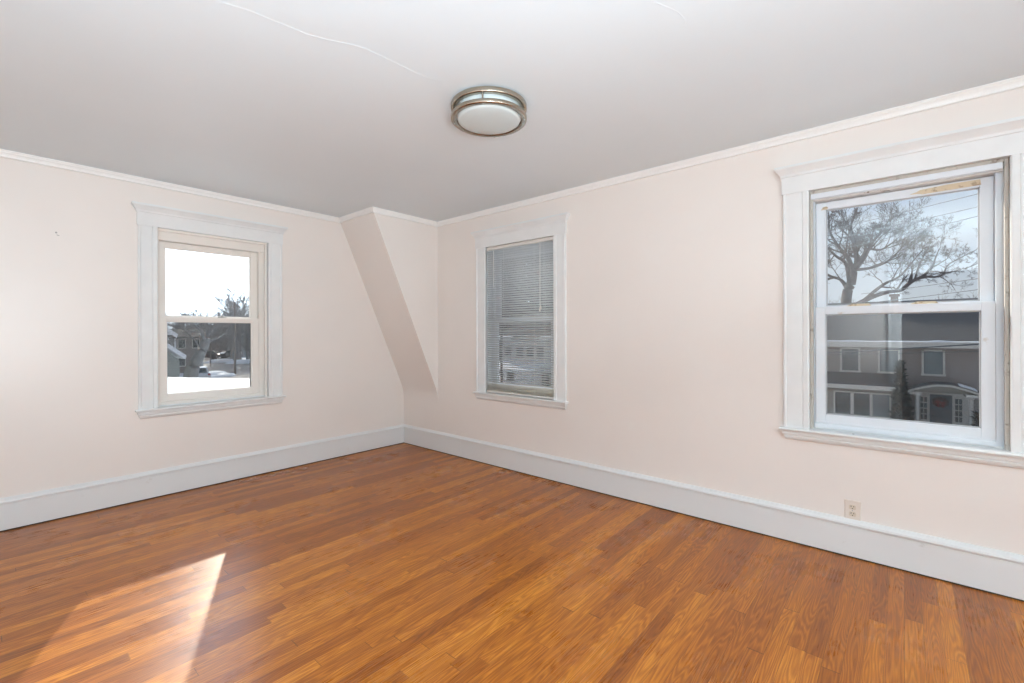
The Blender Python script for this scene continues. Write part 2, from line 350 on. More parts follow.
# raised hairline cracks in the ceiling plaster
def crack(pts, w, h):
    rings = []
    P = [Vector((x, y, H)) for x, y in pts]; Q = []
    for a, b in zip(P, P[1:]):
        n = max(2, int((b - a).length / 0.02))
        for i in range(n):
            q = a.lerp(b, i / n); q += Vector((noise.noise(q * 9), noise.noise(q * 9 + Vector((5, 5, 5))), 0)) * 0.012; Q.append(q)
    Q.append(P[-1]); n = len(Q)
    for i, q in enumerate(Q):
        d = (Q[min(i + 1, n - 1)] - Q[max(i - 1, 0)]).normalized(); s = Vector((-d.y, d.x, 0))
        t = max(0.0, 0.55 + 0.75 * noise.noise(q * 3.3 + Vector((1, 2, 3)))) * min(1, i / 5, (n - 1 - i) / 5)
        rings.append([q - s * w * 1.6 + Vector((0, 0, 0.001)), q - s * w * 0.4 - Vector((0, 0, h * t)), q + s * w * 0.5 - Vector((0, 0, h * t * 0.7)), q + s * w * 1.6 + Vector((0, 0, 0.001))])
    k = MB(); k.loft(rings, True, True, closed=True); return k.build('plaster_crack', M_CEIL, CEIL)
crack([(0.40, 1.92), (0.555, 1.887), (0.646, 1.864), (0.724, 1.853), (0.866, 1.824), (1.059, 1.731), (1.234, 1.728), (1.364, 1.713), (1.50, 1.652)], 0.0035, 0.0010)
crack([(1.45, 0.72), (1.6, 0.685), (1.778, 0.641), (1.866, 0.656), (1.932, 0.647)], 0.0035, 0.0010)
crack([(2.045, 0.597), (2.09, 0.598), (2.134, 0.603)], 0.0035, 0.0010)
crack([(2.358, 0.546), (2.44, 0.55), (2.527, 0.554)], 0.003, 0.0009)
crack([(2.443, 1.611), (2.56, 1.60), (2.681, 1.608)], 0.0035, 0.0009)

# sloping roof soffit boxed into the corner
PD = 0.622; XS = 2.432; ZS = 0.615
sl = []
for i in range(9):            # plaster rounds over where the slope dies into the wall
    t = i / 8; z = ZS - 0.09 + 0.19 * t
    f = t * t * 0.5
    sl.append((XR - f * 0.19 * (XR - XS) / (H - ZS), z))
prof = [(XR + 0.02, H + 0.01), (XR + 0.02, ZS - 0.09)] + sl + [(XS, H), (XS, H + 0.01)]
k = MB(); k.prism(prof, YL - PD, YL + 0.02, 'y')
struct(k.build('wall_soffit', M_WALL), 'cream sloping roof boxing in the corner between the two window walls', 'wall')

# crown moulding: mitred runs, sections given as (out from wall, down from ceiling)
CROWN = [(0, 0), (0.033, 0), (0.033, 0.007), (0.027, 0.009), (0.026, 0.016), (0.019, 0.024), (0.015, 0.033), (0.014, 0.036), (0.017, 0.038), (0.017, 0.044), (0.014, 0.047), (0, 0.047)]
def crown(name, path, label):
    """path: wall corner points; the room lies to the right of the walking direction"""
    k = MB(); P = [Vector((x, y)) for x, y in path]; rings = []
    for i, p in enumerate(P):
        def nrm_(a, b): d = (b - a).normalized(); return Vector((d.y, -d.x))
        n1 = nrm_(P[i - 1], p) if i else nrm_(p, P[i + 1]); n2 = nrm_(p, P[i + 1]) if i < len(P) - 1 else n1
        b = n1 + n2; b = b / b.dot(n1)
        rings.append([(p.x + b.x * o, p.y + b.y * o, H - d) for o, d in CROWN])
    for a, b in zip(rings, rings[1:]): k.loft([a, b], True)
    return struct(k.build(name, M_CROWN), label, 'trim')
xs = XS + 0.018
crown('trim_1', [(XB, YL), (xs, YL)], 'ivory crown moulding above the cream-sashed window')
crown('trim_2', [(xs, YL), (xs, YL - PD), (XR, YL - PD)], 'ivory crown moulding turning around the sloping corner')
crown('trim_3', [(XR, YL - PD), (XR, YN)], 'ivory crown moulding above the blind and the large white window')
crown('trim_4', [(XR, YN), (XB, YN), (XB, YL)], 'ivory crown moulding on the two walls with the doorway')

# baseboards
BASE = [(0, 0.008), (0.018, 0.008), (0.018, 0.176), (0.0165, 0.178), (0.0165, 0.181), (0.027, 0.183), (0.029, 0.190), (0.026, 0.200), (0.017, 0.208), (0.012, 0.214), (0.010, 0.217), (0, 0.217)]
def baseboard(name, segs, label):
    k = MB(); g = MB()
    for ax_, face, sgn, a, b in segs:
        pr = [(face + sgn * o, z) for o, z in BASE]
        k.prism(pr, a, b, ax_)
        gp = [(face, 0.0), (face + sgn * 0.015, 0.0), (face + sgn * 0.015, 0.0085), (face, 0.0085)]  # dark strip paints in the shade of the gap under the board
        g.prism(gp, a, b, ax_)
    o = k.build(name, M_BASE); g.build('painted_gap_shade', M_DARK, o); return struct(o, label, 'baseboard')
baseboard('baseboard_left', [('x', YL, -1, XB, XR - 0.018)], 'tall white baseboard under the cream-sashed window')
baseboard('baseboard_right', [('y', XR, -1, 3.4945, YL), ('y', XR, -1, YN, 3.4925)], 'tall white baseboard under the blind and the large white window')
baseboard('baseboard_near', [('x', YN, 1, XB, XR)], 'tall white baseboard under the two rear windows')
baseboard('baseboard_rear', [('y', XB, 1, 0.16, YL), ('y', XB, 1, YN, -0.92)], 'tall white baseboard beside the doorway')

# doorway behind the eye, with a dim hall beyond
door = struct(empty('door_1', (XB, -0.38, 0), 0), 'white-cased open doorway to a dim hall', 'door')
for sgn in (-1, 1):
    k = MB(); k.box(0, 0.022, sgn * 0.42, sgn * 0.535, 0, 2.06); k.box(0, 0.028, sgn * 0.515, sgn * 0.535, 0, 2.06); k.box(-TH, 0, sgn * 0.40, sgn * 0.42, 0, 2.04)
    k.build('door_casing', M_TRIM, door, 0.002)
k = MB(); k.box(0, 0.024, -0.545, 0.545, 2.06, 2.20); k.box(0, 0.05, -0.57, 0.57, 2.20, 2.23); k.box(-TH, 0, -0.42, 0.42, 2.04, 2.06)
k.build('door_head', M_TRIM, door, 0.002)
M_HALL = mat('dim_hall_paint', (0.42, 0.43, 0.45), 0.7)
k = MB(); x0, x1 = XB - TH - 2.6, XB - TH
k.box(x0 - .1, x0, -1.7, 0.8, 0, H); k.box(x0, x1, -1.8, -1.7, 0, H); k.box(x0, x1, 0.8, 0.9, 0, H)
struct(k.build('wall_hall', M_HALL), 'grey walls of the dim hall beyond the doorway', 'wall')
k = MB(); k.box(x0, x1, -1.7, 0.8, -0.12, 0); struct(k.build('floor_hall', M_FLOOR), 'oak floor of the dim hall', 'floor')
k = MB(); k.box(x0, x1, -1.7, 0.8, H, H + .1); struct(k.build('ceiling_hall', M_HALL), 'ceiling of the dim hall', 'ceiling')

# ------------------------------------------------------------------ windows (local: x along wall, y out of the room, z up)
def ring_stack(k, levels, half, back=0.0):
    """mitred cap: each level (z, front, side) outlines a board returned at both ends"""
    k.loft([[(-half - s, back, z), (half + s, back, z), (half + s, -f, z), (-half - s, -f, z)] for z, f, s in levels])
def window(name, loc, rz, label, ow, cw, du, msash, mjamb, gtop=2.03, glow=0.795, split=(1.394, 1.438), screen=False, stops=True, dirty_shaded=False, depth=0.05, hs=0.377, gs=0.327):
    w = struct(empty(name, loc, rz), label, 'window')
    # casings
    for sgn in (-1, 1):
        pr = [(0, 0), (0, .020), (.004, .024), (.012, .024), (.018, .018), (cw - .038, .018), (cw - .034, .016), (cw - .030, .021), (cw - .006, .022), (cw, .018), (cw, -.01), (cw - .004, -.01), (cw - .004, 0)]
        k = MB(); k.prism([(sgn * (ow + cw - a), -b) for a, b in pr], 0.706, 2.137, 'z'); k.build('casing', M_TRIM, w)
    k = MB(); half = ow + cw
    ring_stack(k, [(2.135, .024, .006), (2.236, .024, .006), (2.238, .030, .012), (2.250, .031, .013), (2.256, .034, .018), (2.272, .044, .028), (2.282, .052, .036), (2.286, .055, .040), (2.301, .055, .040)], half)
    k.build('head_casing', M_TRIM, w)
    k = MB(); ring_stack(k, [(.688, .046, .014), (.690, .051, .018), (.698, .054, .020), (.704, .051, .018), (.706, .046, .014)], half)
    k.box(-ow, ow, -0.001, depth, .688, .706); k.build('stool', M_TRIM, w)
    k = MB(); ring_stack(k, [(.632, .012, -.012), (.636, .018, -.010), (.646, .024, -.004), (.654, .026, -.002), (.657, .022, -.005), (.660, .022, -.005), (.664, .032, .004), (.676, .034, .006), (.688, .034, .006)], half)
    k.build('apron', M_TRIM, w)
    # jambs, sloped sill, head
    k = MB()
    k.box(-ow - .02, -ow, 0, TH, .66, 2.16); k.box(ow, ow + .02, 0, TH, .66, 2.16); k.box(-ow, ow, 0, TH, 2.137, 2.16)
    k.build('jamb', mjamb, w)
    k = MB(); k.prism([(depth, .66), (depth, .715), (.10, .712), (TH + .05, .69), (TH + .05, .66)], -ow, ow, 'x'); k.build('sill', mjamb, w)
    d1 = depth; d2 = d1 + 0.042
    if stops:
        k = MB()
        for sgn in (-1, 1): k.box(sgn * (ow - .016), sgn * ow, d1 - .036, d1 - .012, .706, 2.137)
        k.box(-ow + .016, ow - .016, d1 - .036, d1 - .012, 2.118, 2.137)
        k.build('stop_bead', msash if not dirty_shaded else M_DIRTY, w, .002)
    # side tracks fill the space between sash and jamb
    lu, ru = du - hs, du + hs
    k = MB()
    for a, b in ((-ow, lu - .001), (ru + .001, ow)):
        k.box(a, b, d1 + .008, d1 + .012, .715, 2.10)
        m_ = (a + b) / 2; s_ = min(.006, (b - a) / 4)
        k.box(a, a + s_, d1, d1 + .09, .715, 2.10); k.box(b - s_, b, d1 + .004, d1 + .09, .715, 2.10)
    k.build('track', msash, w)
    k = MB(); k.box(-ow, ow, d1 - .012, d1 + .10, gtop + .050, 2.137)
    k.build('head_track', M_WORN if dirty_shaded else msash, w, .002)
    # sashes
    def sash(nm, z0, z1, zg0, zg1, d, pane_z):
        k = MB()
        k.box(lu, du - gs, d, d + .034, z0, z1); k.box(du + gs, ru, d, d + .034, z0, z1)
        k.box(du - gs, du + gs, d, d + .034, z0, zg0); k.box(du - gs, du + gs, d, d + .034, zg1, z1)
        s = k.build(nm, msash, w, .003)
        k = MB()    # glazing bead
        for a, b, c, e in ((du - gs - .001, du - gs + .006, zg0, zg1), (du + gs - .006, du + gs + .001, zg0, zg1), (du - gs, du + gs, zg0 - .001, zg0 + .006), (du - gs, du + gs, zg1 - .006, zg1 + .001)):
            k.box(a, b, d + .012, d + .026, c, e)
        k.build('glazing_bead', M_BEADSHADE if dirty_shaded else msash, s)  # shaded variant: edge shadow painted grey on the bead
        box('pane', M_GLASS, s, du - gs, du + gs, d + .017, d + .021, zg0, zg1)
        return s
    mid0, mid1 = split
    lo = sash('lower_sash', .716, mid1, glow, mid0, d1, None)
    up_ = sash('upper_sash', mid0 + .004, gtop + .046, mid1 + .008, gtop, d2, None)
    k = MB(); k.prism([(d1 - .014, .716), (d1 - .014, .738), (d1, .746), (d1 + .01, .746), (d1 + .01, .716)], lu, ru, 'x'); k.build('bottom_rail_lip', msash, lo, .0015)
    if screen:
        s = box('insect_screen', M_SCREEN, w, du - gs - .02, du + gs + .02, d2 + .045, d2 + .046, .72, 1.43)
        k = MB(); a, b = du - gs - .03, du + gs + .03
        k.box(a, a + .022, d2 + .04, d2 + .05, .70, 1.44); k.box(b - .022, b, d2 + .04, d2 + .05, .70, 1.44); k.box(a + .022, b - .022, d2 + .04, d2 + .05, 1.418, 1.44)
        k.build('screen_frame', M_DARK, s)
    return w, lo, up_
w1, lo1, up1 = window('window_1', (C1, YL, 0), 0, 'cream-sashed window with white casing looking over a snowy roof', .414, .122, -.020, M_SASHC, M_TRIM, gtop=2.00, glow=.795, split=(1.394, 1.432), screen=True, depth=.06, hs=.376, gs=.322)
w2, lo2, up2 = window('window_2', (XR, C2, 0), -PI / 2, 'white-cased window covered by a lowered mini blind', .412, .1245, -.0, M_SASHW, M_TRIM, screen=True, stops=False, depth=.06)
w3, lo3, up3 = window('window_3', (XR, C3, 0), -PI / 2, 'large white window with chipped paint facing the taupe house', .410, .135, -.010, M_SASHW, M_TRIM, screen=True, dirty_shaded=True)
for cx in (0.50, 1.85):
    window('window_%d' % (4 if cx < 1 else 5), (cx, YN, 0), PI, 'white window in the wall opposite, %s the doorway' % ('nearer to' if cx < 1 else 'farther from'), .412, .122, 0, M_SASHW, M_TRIM)
# window 1 details: sash lock
k = MB(); k.box(-.03, .03, .058, .085, 1.432, 1.438); k.tube([(0, .070, 1.437), (0, .070, 1.447)], .010, 10); k.box(-.022, .004, .064, .076, 1.443, 1.449)
lk = k.build('sash_lock', M_STEEL, lo1, .001); lk.location = (.06, 0, 0)
# window 3 details: old shade track, bare wood where paint came off, lift tab, hole in the stool
k = MB(); k.box(-.404, .390, .008, .030, 2.085, 2.118); k.build('shade_track', M_SASHW, w3, .004)
k = MB(); k.prism([(.045, 2.044), (.075, 2.052), (.09, 2.061), (.13, 2.063), (.20, 2.067), (.318, 2.068), (.322, 2.040), (.25, 2.038), (.16, 2.037), (.10, 2.036), (.08, 2.041)], .090, .0925, 'y'); k.build('bare_wood_patch', M_BARE, up3, .001)
k = MB(); k.prism([(-.362, 2.030), (-.352, 2.046), (-.335, 2.050), (-.325, 2.042), (-.330, 2.030)], .090, .0925, 'y'); k.build('bare_wood_patch', M_BARE, up3, .001)
for a in (-.18, .10):
    k = MB(); k.prism([(a - .055, 1.438), (a + .06, 1.438), (a + .05, 1.451), (a - .03, 1.452)], .062, .090, 'y'); k.build('bare_wood_block', M_BARE, lo3, .001)
k = MB(); k.lathe([(0.0001, .0072), (.006, .0072), (.006, .0068)], 12); h_ = k.build('screw_hole', M_DARK, w3); h_.location = (-.20, -.015, .6996)
k = MB(); k.box(.374, .380, .078, .089, 1.94, 2.07); k.build('sash_cord_slot', M_DARK, w3)

# ------------------------------------------------------------------ mini blind in window 2
bl = tag(empty('mini_blind', (XR, C2, 2.135), -PI / 2), 'pale grey slatted mini blind lowered in the middle window', 'blind')
bw = .404
k = MB(); k.box(-bw, bw, -.004, .026, -.034, -.003); k.build('head_rail', M_RAIL, bl, .002)
k = MB(); z = -.052; zs = []
while z > -1.34: zs.append(z); z -= .0215
for z in zs:
    t_ = math.radians(-36); pts = []
    for i in range(5):
        q = (i / 4 - .5); pts.append((.008 + q * .025 * math.cos(t_), z + q * .025 * math.sin(t_) * 1.0 + .0022 * (1 - 4 * q * q)))
    up_s = [(p, q + .0006) for p, q in pts]
    k.loft([[(s_, p, q) for p, q in pts + up_s[::-1]] for s_ in (-bw, bw)])
k.build('slats', M_SLAT, bl)
k = MB()
for i in range(9):
    z = -1.404 + i * .0078
    k.box(-bw, bw, -.004, .021, z, z + .0016)
k.build('gathered_slats', M_STACK, bl)
k = MB(); k.box(-bw, bw, -.004, .021, -1.424, -1.407); k.build('bottom_rail', M_RAIL, bl, .003)
for u in (-.29, -.22 + .04, .19, .30):
    k = MB()
    for y_ in (-.0035, .0195): k.tube([(u, y_, -.036), (u, y_, -1.41)], .0009, 4)
    k.build('ladder_cord', M_CORD, bl)
k = MB(); k.tube([(.255, -.006, -.03), (.255, -.007, -.62)], .0018, 5); k.tube([(.262, -.006, -.03), (.262, -.007, -.60)], .0018, 5)
pc = k.build('pull_cord', M_CORD, bl)
for u, z in ((.255, -.655), (.266, -.635)):
    k = MB(); k.lathe([(.001, .036), (.005, .030), (.008, .004), (.006, 0), (.001, 0)], 10, cx=u, cy=-.007)
    t_ = k.build('tassel', M_RAIL, pc); t_.location.z = z
k = MB(); k.tube([(-.305, -.009, -.04), (-.305, -.010, -.40)], .004, 6); k.tube([(-.305, -.002, -.026), (-.305, -.009, -.042)], .002, 5); k.build('tilt_wand', M_WAND, bl)

# ------------------------------------------------------------------ ceiling light
cl_ = tag(empty('ceiling_light', (1.747, 1.661, H), 0.35), 'round flush ceiling light with two brushed nickel rings', 'light')
k = MB(); k.lathe([(.0001, 0), (.150, 0), (.150, -.022), (.0001, -.022)], 48); k.build('mounting_pan', M_ACRYL, cl_)
k = MB(); k.lathe([(.150, -.004), (.164, -.004), (.167, -.010), (.167, -.080), (.164, -.090), (.15, -.096), (.10, -.101), (.05, -.104), (.0001, -.105)], 64); k.build('diffuser', M_ACRYL, cl_)
for z0, z1, nm in ((-.037, -.011, 'upper_ring'), (-.090, -.070, 'lower_ring')):
    k = MB(); ri = .172
    k.lathe([(ri, z0 + .002), (ri + .002, z0), (.196, z0), (.199, z0 + .002), (.200, z0 + .005), (.200, z1 - .003), (.198, z1), (ri + .012, z1), (ri, z1 - .001), (ri, z0 + .002)], 72)
    k.build(nm, M_NICKEL, cl_)
for i in range(4):
    a = i * PI / 2 + .25
    k = MB(); k.tube([(.190 * math.cos(a), .190 * math.sin(a), -.074), (.190 * math.cos(a), .190 * math.sin(a), -.034)], .0045, 8); k.build('spacer_post', M_NICKEL, cl_)
    k = MB(); k.tube([(.188 * math.cos(a), .188 * math.sin(a), -.091), (.188 * math.cos(a), .188 * math.sin(a), -.096)], [.004, .003], 8); k.build('ring_screw', M_STEEL, cl_)

# ------------------------------------------------------------------ wall outlet and nail
ou = tag(empty('wall_outlet', (XR, .225, .2665), -PI / 2), 'cream duplex electrical outlet above the baseboard below the large window', 'outlet')
k = MB(); k.loft([[(-a, -d, -b), (a, -d, -b), (a, -d, b), (-a, -d, b)] for d, a, b in ((0, .038, .0575), (.003, .038, .0575), (.006, .034, .0535))]); k.build('cover_plate', M_PLATE, ou)
for z in (.0195, -.0195):
    k = MB(); n = 20; ring = []
    for i in range(n):
        a = 2 * PI * i / n; ring.append((max(-.0165, min(.0165, .0185 * math.cos(a))), z + max(-.0135, min(.0135, .0175 * math.sin(a)))))
    k.loft([[(x, -d, zz) for x, zz in ring] for d in (.005, .0075)]); r_ = k.build('receptacle', M_RECEP, ou)
    k = MB(); k.box(-.0080, -.0048, -.0082, -.007, z + .001, z + .009); k.box(.0045, .0075, -.0082, -.007, z + .001, z + .0085)
    k.tube([(0, -.0070, z - .007), (0, -.0082, z - .007)], .0028, 8); k.build('slot', M_DARK, r_)
k = MB(); k.tube([(0, -.006, 0), (0, -.0075, 0)], .003, 10); k.build('screw', M_STEEL, ou)
nl = MB(); nl.tube([(0, .012, 0), (0, -.012, .001)], .0028, 8); nl.tube([(0, -.012, .001), (0, -.0145, .001)], .006, 10)
nl.tube([(.004, -.002, -.012), (.010, -.008, -.016), (.016, -.002, -.016)], .002, 6)
o = nl.build('wall_hook', M_STEEL); o.location = (.33, YL, 1.998)
tag(o, 'tiny metal picture hook alone high on the left wall', 'hook')

# ------------------------------------------------------------------ outdoors: ground, road, snow
GZ = -4.2
k = MB(); n = 40
gx = [-60 + 260 * i / n for i in range(n + 1)]; gy = [-80 + 340 * i / n for i in range(n + 1)]
k.add([(x, y, GZ - .05 + .25 * noise.noise(Vector((x * .07, y * .07, 0)))) for y in gy for x in gx], [(j * (n + 1) + i, j * (n + 1) + i + 1, (j + 1) * (n + 1) + i + 1, (j + 1) * (n + 1) + i) for j in range(n) for i in range(n)], True)
tag(k.build('snow_ground', M_SNOWD, fix=False), 'trodden snow covering the ground around the houses', 'ground', kind='structure')
k = MB(); rc = [(22, -70), (22, 0), (22, 40), (23, 66), (26, 86), (31, 112), (40, 150), (56, 200)]; rings = []
for i, (x, y) in enumerate(rc):
    a = Vector(rc[max(i - 1, 0)]); b = Vector(rc[min(i + 1, len(rc) - 1)]); d = (b - a).normalized(); s_ = Vector((d.y, -d.x)) * 5.0
    rings.append([(x - s_.x, y - s_.y, GZ + .16), (x + s_.x, y + s_.y, GZ + .16), (x + s_.x, y + s_.y, GZ - .3), (x - s_.x, y - s_.y, GZ - .3)])
k.loft(rings); tag(k.build('street', M_ROAD), 'wet grey-brown street running away between snowbanks', 'street', kind='structure')

# snow-covered porch roof just outside window 1
k = MB(); pts = [(-1.6, YL + .20), (4.6, YL + .20), (4.3, 7.75), (3.357, 9.40), (2.394, 11.1), (1.6, 12.4), (-1.6, 12.4)]
k.loft([[(x, y, .10 if y > 5 else .20) for x, y in pts], [(x, y, .38 if y > 5 else .52) for x, y in pts], [(x * .985 + .03, 4.7 + (y - 4.7) * .985, .45 if y > 5 else .56) for x, y in pts]])
tag(k.build('porch_roof', M_SNOW), 'low roof under thick white snow outside the cream-sashed window', 'roof', kind='structure')

# ------------------------------------------------------------------ generic house pieces
def house_window(parent, cx, z0, z1, wdt, face, axis='y', m=None, tw=.09, lights=(2, 2)):
    """window set proud of a wall that faces -x (axis 'y') or -y (axis 'x')"""
    def B(k, a0, a1, d0, d1, zz0, zz1):
        if axis == 'y': k.box(face - d1, face - d0, a0, a1, zz0, zz1)
        else: k.box(a0, a1, face - d1, face - d0, zz0, zz1)
    h = wdt / 2; k = MB()
    B(k, cx - h, cx - h + tw, 0, .07, z0, z1); B(k, cx + h - tw, cx + h, 0, .07, z0, z1)
    B(k, cx - h, cx + h, 0, .07, z1 - tw, z1); B(k, cx - h - .03, cx + h + .03, 0, .11, z0 - .01, z0 + tw)
    f = k.build('house_window', M_HTRIM, parent)
    k = MB(); B(k, cx - h + tw, cx + h - tw, .0, .02, z0 + tw, z1 - tw); k.build('pane', m or M_HGLASS, f)
    k = MB(); zm = (z0 + z1) / 2; B(k, cx - h + tw, cx + h - tw, .02, .05, zm - .025, zm + .025)
    for i in range(1, lights[0]):
        u = cx - h + tw + (wdt - 2 * tw) * i / lights[0]; B(k, u - .012, u + .012, .02, .035, zm, z1 - tw)
    B(k, cx - h + tw, cx - h + tw + .03, .02, .05, z0 + tw, z1 - tw); B(k, cx + h - tw - .03, cx + h - tw, .02, .05, z0 + tw, z1 - tw)
    k.build('sash', M_DOOR, f); return f
def roof_slab(parent, pts_top, th, m, name='roof'):
    k = MB(); k.loft([[Vector(p) - Vector((0, 0, th)) for p in pts_top], pts_top]); return k.build(name, m, parent)

# ------------------------------------------------------------------ taupe house across the street
HX = 33.0; hb = GZ - .6
hs_ = tag(empty('house', (0, 0, 0)), 'taupe clapboard house with arched entry porch across the street', 'house')
k = MB(); k.box(HX, HX + 8.5, -3.05, 9.5, hb, .62); k.build('wall', M_CLAP, hs_)
roof_slab(hs_, [(HX - .55, -3.35, .72), (HX - .55, 9.8, .72), (HX + 4.2, 9.8, 3.25), (HX + 4.2, -3.35, 3.25)], .14, M_SHING)
roof_slab(hs_, [(HX + 9.05, 9.8, .72), (HX + 9.05, -3.35, .72), (HX + 4.2, -3.35, 3.25), (HX + 4.2, 9.8, 3.25)], .14, M_SHING)
k = MB(); k.prism([(HX, .5), (HX + 8.5, .5), (HX + 4.2, 3.1)], -3.0, 9.4, 'y'); k.build('gable', M_CLAP, hs_)
k = MB(); k.box(HX - .62, HX - .02, -3.35, 9.8, .50, .58); k.box(HX - .66, HX - .56, -3.35, 9.8, .46, .77); k.build('gutter', M_HTRIM, hs_)
k = MB(); rnd = random.Random(4); rings = []
for i in range(80):
    y = -3.0 + i * .155; h = .02 + .10 * max(0, noise.noise(Vector((y * 1.1, 3, 1))) + .35); d = .25 + .25 * noise.noise(Vector((y * .8, 9, 2)))
    rings.append([(HX - .66, y, .76), (HX - .58, y, .78 + h * .8), (HX - .45 + d * .2, y, .80 + h * .5), (HX - .30 + d * .5, y, .80), (HX - .4, y, .70)])
k.loft(rings); k.build('roof_snow', M_SNOW, hs_)
house_window(hs_, 2.38, -1.01, .40, .95, HX, m=M_HGLASS)
house_window(hs_, .64, -1.0, .36, .95, HX, m=M_CURT)
house_window(hs_, -1.18, -1.03, .36, .92, HX, m=M_CURT)
for cy in (5.0, 7.6): house_window(hs_, cy, -1.0, .40, .95, HX)
# glazed sun porch
SX = HX - 1.6
k = MB(); k.box(SX, HX, .30, 6.5, hb, -1.78); k.build('sunporch_wall', mat('grey_taupe_panel', (0.29, 0.275, 0.24), .7), hs_)
roof_slab(hs_, [(SX - .3, .15, -1.62), (SX - .3, 6.7, -1.62), (HX + .02, 6.7, -1.02), (HX + .02, .15, -1.02)], .07, M_SHING, 'sunporch_roof')
k = MB(); k.box(SX - .36, SX - .24, .15, 6.7, -1.80, -1.58); k.box(SX - .06, SX + .02, .28, .42, hb, -1.78); k.build('sunporch_trim', M_HTRIM, hs_)
sp = at(834.5, 390, 1).normalized()
for i, cy in enumerate((2.62, 1.78, .96)): house_window(hs_, cy - .02, -3.30, -1.98, .84, SX, m=(M_HGLASS, M_HGLASS, M_CURT)[i], tw=.07, lights=(4, 2))
for cy in (4.4, 5.3): house_window(hs_, cy, -3.30, -1.98, .84, SX, tw=.07, lights=(4, 2))
# entry: arched pediment on two columns, panelled surround, door, sidelights
PX = HX - 1.25; pc_ = -1.50
k = MB(); prof = []
for i in range(25):
    y = -1.45 + 2.90 * i / 24; q = abs(y) / 1.45; z = -1.36 - (.40 * max(0, q - .18) ** 1.25 / .82 ** 1.25 if q > .18 else 0)
    prof.append((pc_ + y, z))
k.prism(prof + [(y, z - .10) for y, z in prof[::-1]], PX - .30, HX, 'x')
for sg in (-1, 1): k.box(PX - .30, HX, pc_ + sg * .80, pc_ + sg * 1.42, -1.93, -1.80)
k.build('portico_roof', M_HTRIM, hs_)
k = MB(); k.loft([[(x, y, z + .01) for y, z in prof] + [(x, y, z + .035) for y, z in prof[::-1]] for x in (PX - .34, HX)]); k.build('portico_shingles', M_SHING, hs_)
k = MB(); ss = prof[2:8]; k.loft([[(x, y, z + .035) for y, z in ss] + [(x, y, z + .10) for y, z in ss[::-1]] for x in (PX - .2, HX - .2)]); k.build('portico_snow', M_SNOW, hs_)
k = MB(); tp = [(y, z - .09) for y, z in prof[3:-3]]
k.prism(tp + [(pc_ - 1.0, -1.82), (pc_ + 1.0, -1.82)] if False else tp + [(tp[-1][0], -1.80), (tp[0][0], -1.80)], PX - .10, PX - .04, 'x'); k.build('arch_panel', mat('grey_arch_panel', (0.25, 0.235, 0.20), .7), hs_)
for y in (pc_ + 1.0, pc_ - 1.0):
    k = MB(); k.lathe([(.10, hb), (.10, -3.9), (.095, -3.6), (.085, -2.15), (.085, -2.05), (.12, -2.03), (.13, -1.98), (.14, -1.90)], 14, cx=PX, cy=y); k.build('column', M_HTRIM, hs_)
k = MB(); k.box(HX - .06, HX, pc_ - 1.05, pc_ + 1.05, hb, -1.84); k.build('entry_surround', M_HTRIM, hs_)
k = MB(); k.box(HX - .10, HX - .05, pc_ - .40, pc_ + .46, hb, -2.02); dr = k.build('house_door', M_DOOR, hs_)
k = MB()
for a in (-.30, .08):
    for z in (-4.0, -3.2): k.box(HX - .115, HX - .09, pc_ + a, pc_ + a + .28, z, z + .62)
k.build('door_panel', M_DOOR, dr)
for cy in (pc_ + .70, pc_ - .64):
    k = MB(); k.box(HX - .075, HX - .05, cy - .13, cy + .13, -3.38, -2.14); sl_ = k.build('sidelight', M_HGLASS, hs_)
    k = MB()
    for i in range(5): k.box(HX - .095, HX - .07, cy - .14, cy + .14, -3.40 + i * .31 - .02, -3.40 + i * .31 + .02)
    k.box(HX - .095, HX - .07, cy - .012, cy + .012, -3.38, -2.14); k.build('muntin', M_HTRIM, sl_)
k = MB(); k.box(HX + 3.3, HX + 3.9, .25, .62, 2.4, 3.55); k.box(HX + 3.22, HX + 3.98, .18, .69, 3.50, 3.62); k.build('chimney', M_BRICK, hs_)
wr = tag(empty('door_wreath', (HX - .13, pc_ + .06, -2.40)), 'holiday wreath with a red bow hung on the front door of the taupe house', 'wreath')
k = MB(); rnd = random.Random(7)
for i in range(140):
    a = rnd.uniform(0, 2 * PI); q = .20 + rnd.uniform(-.06, .06)
    k.ball((rnd.uniform(-.03, .02), 1.2 * q * math.cos(a), q * math.sin(a)), .03, .04, .04, 5, 3)
k.build('greenery', mat('dull_red_green_wreath', (0.13, 0.055, 0.05), .8), wr)
k = MB()
for y, z, a, b in ((-.10, -.03, .12, .07), (.10, .02, .12, .08), (0, 0, .06, .06), (-.10, -.16, .05, .12), (.08, -.15, .05, .12)): k.ball((-.04, y, z), .035, a, b, 8, 5)
k.build('bow', M_WREATH, wr)

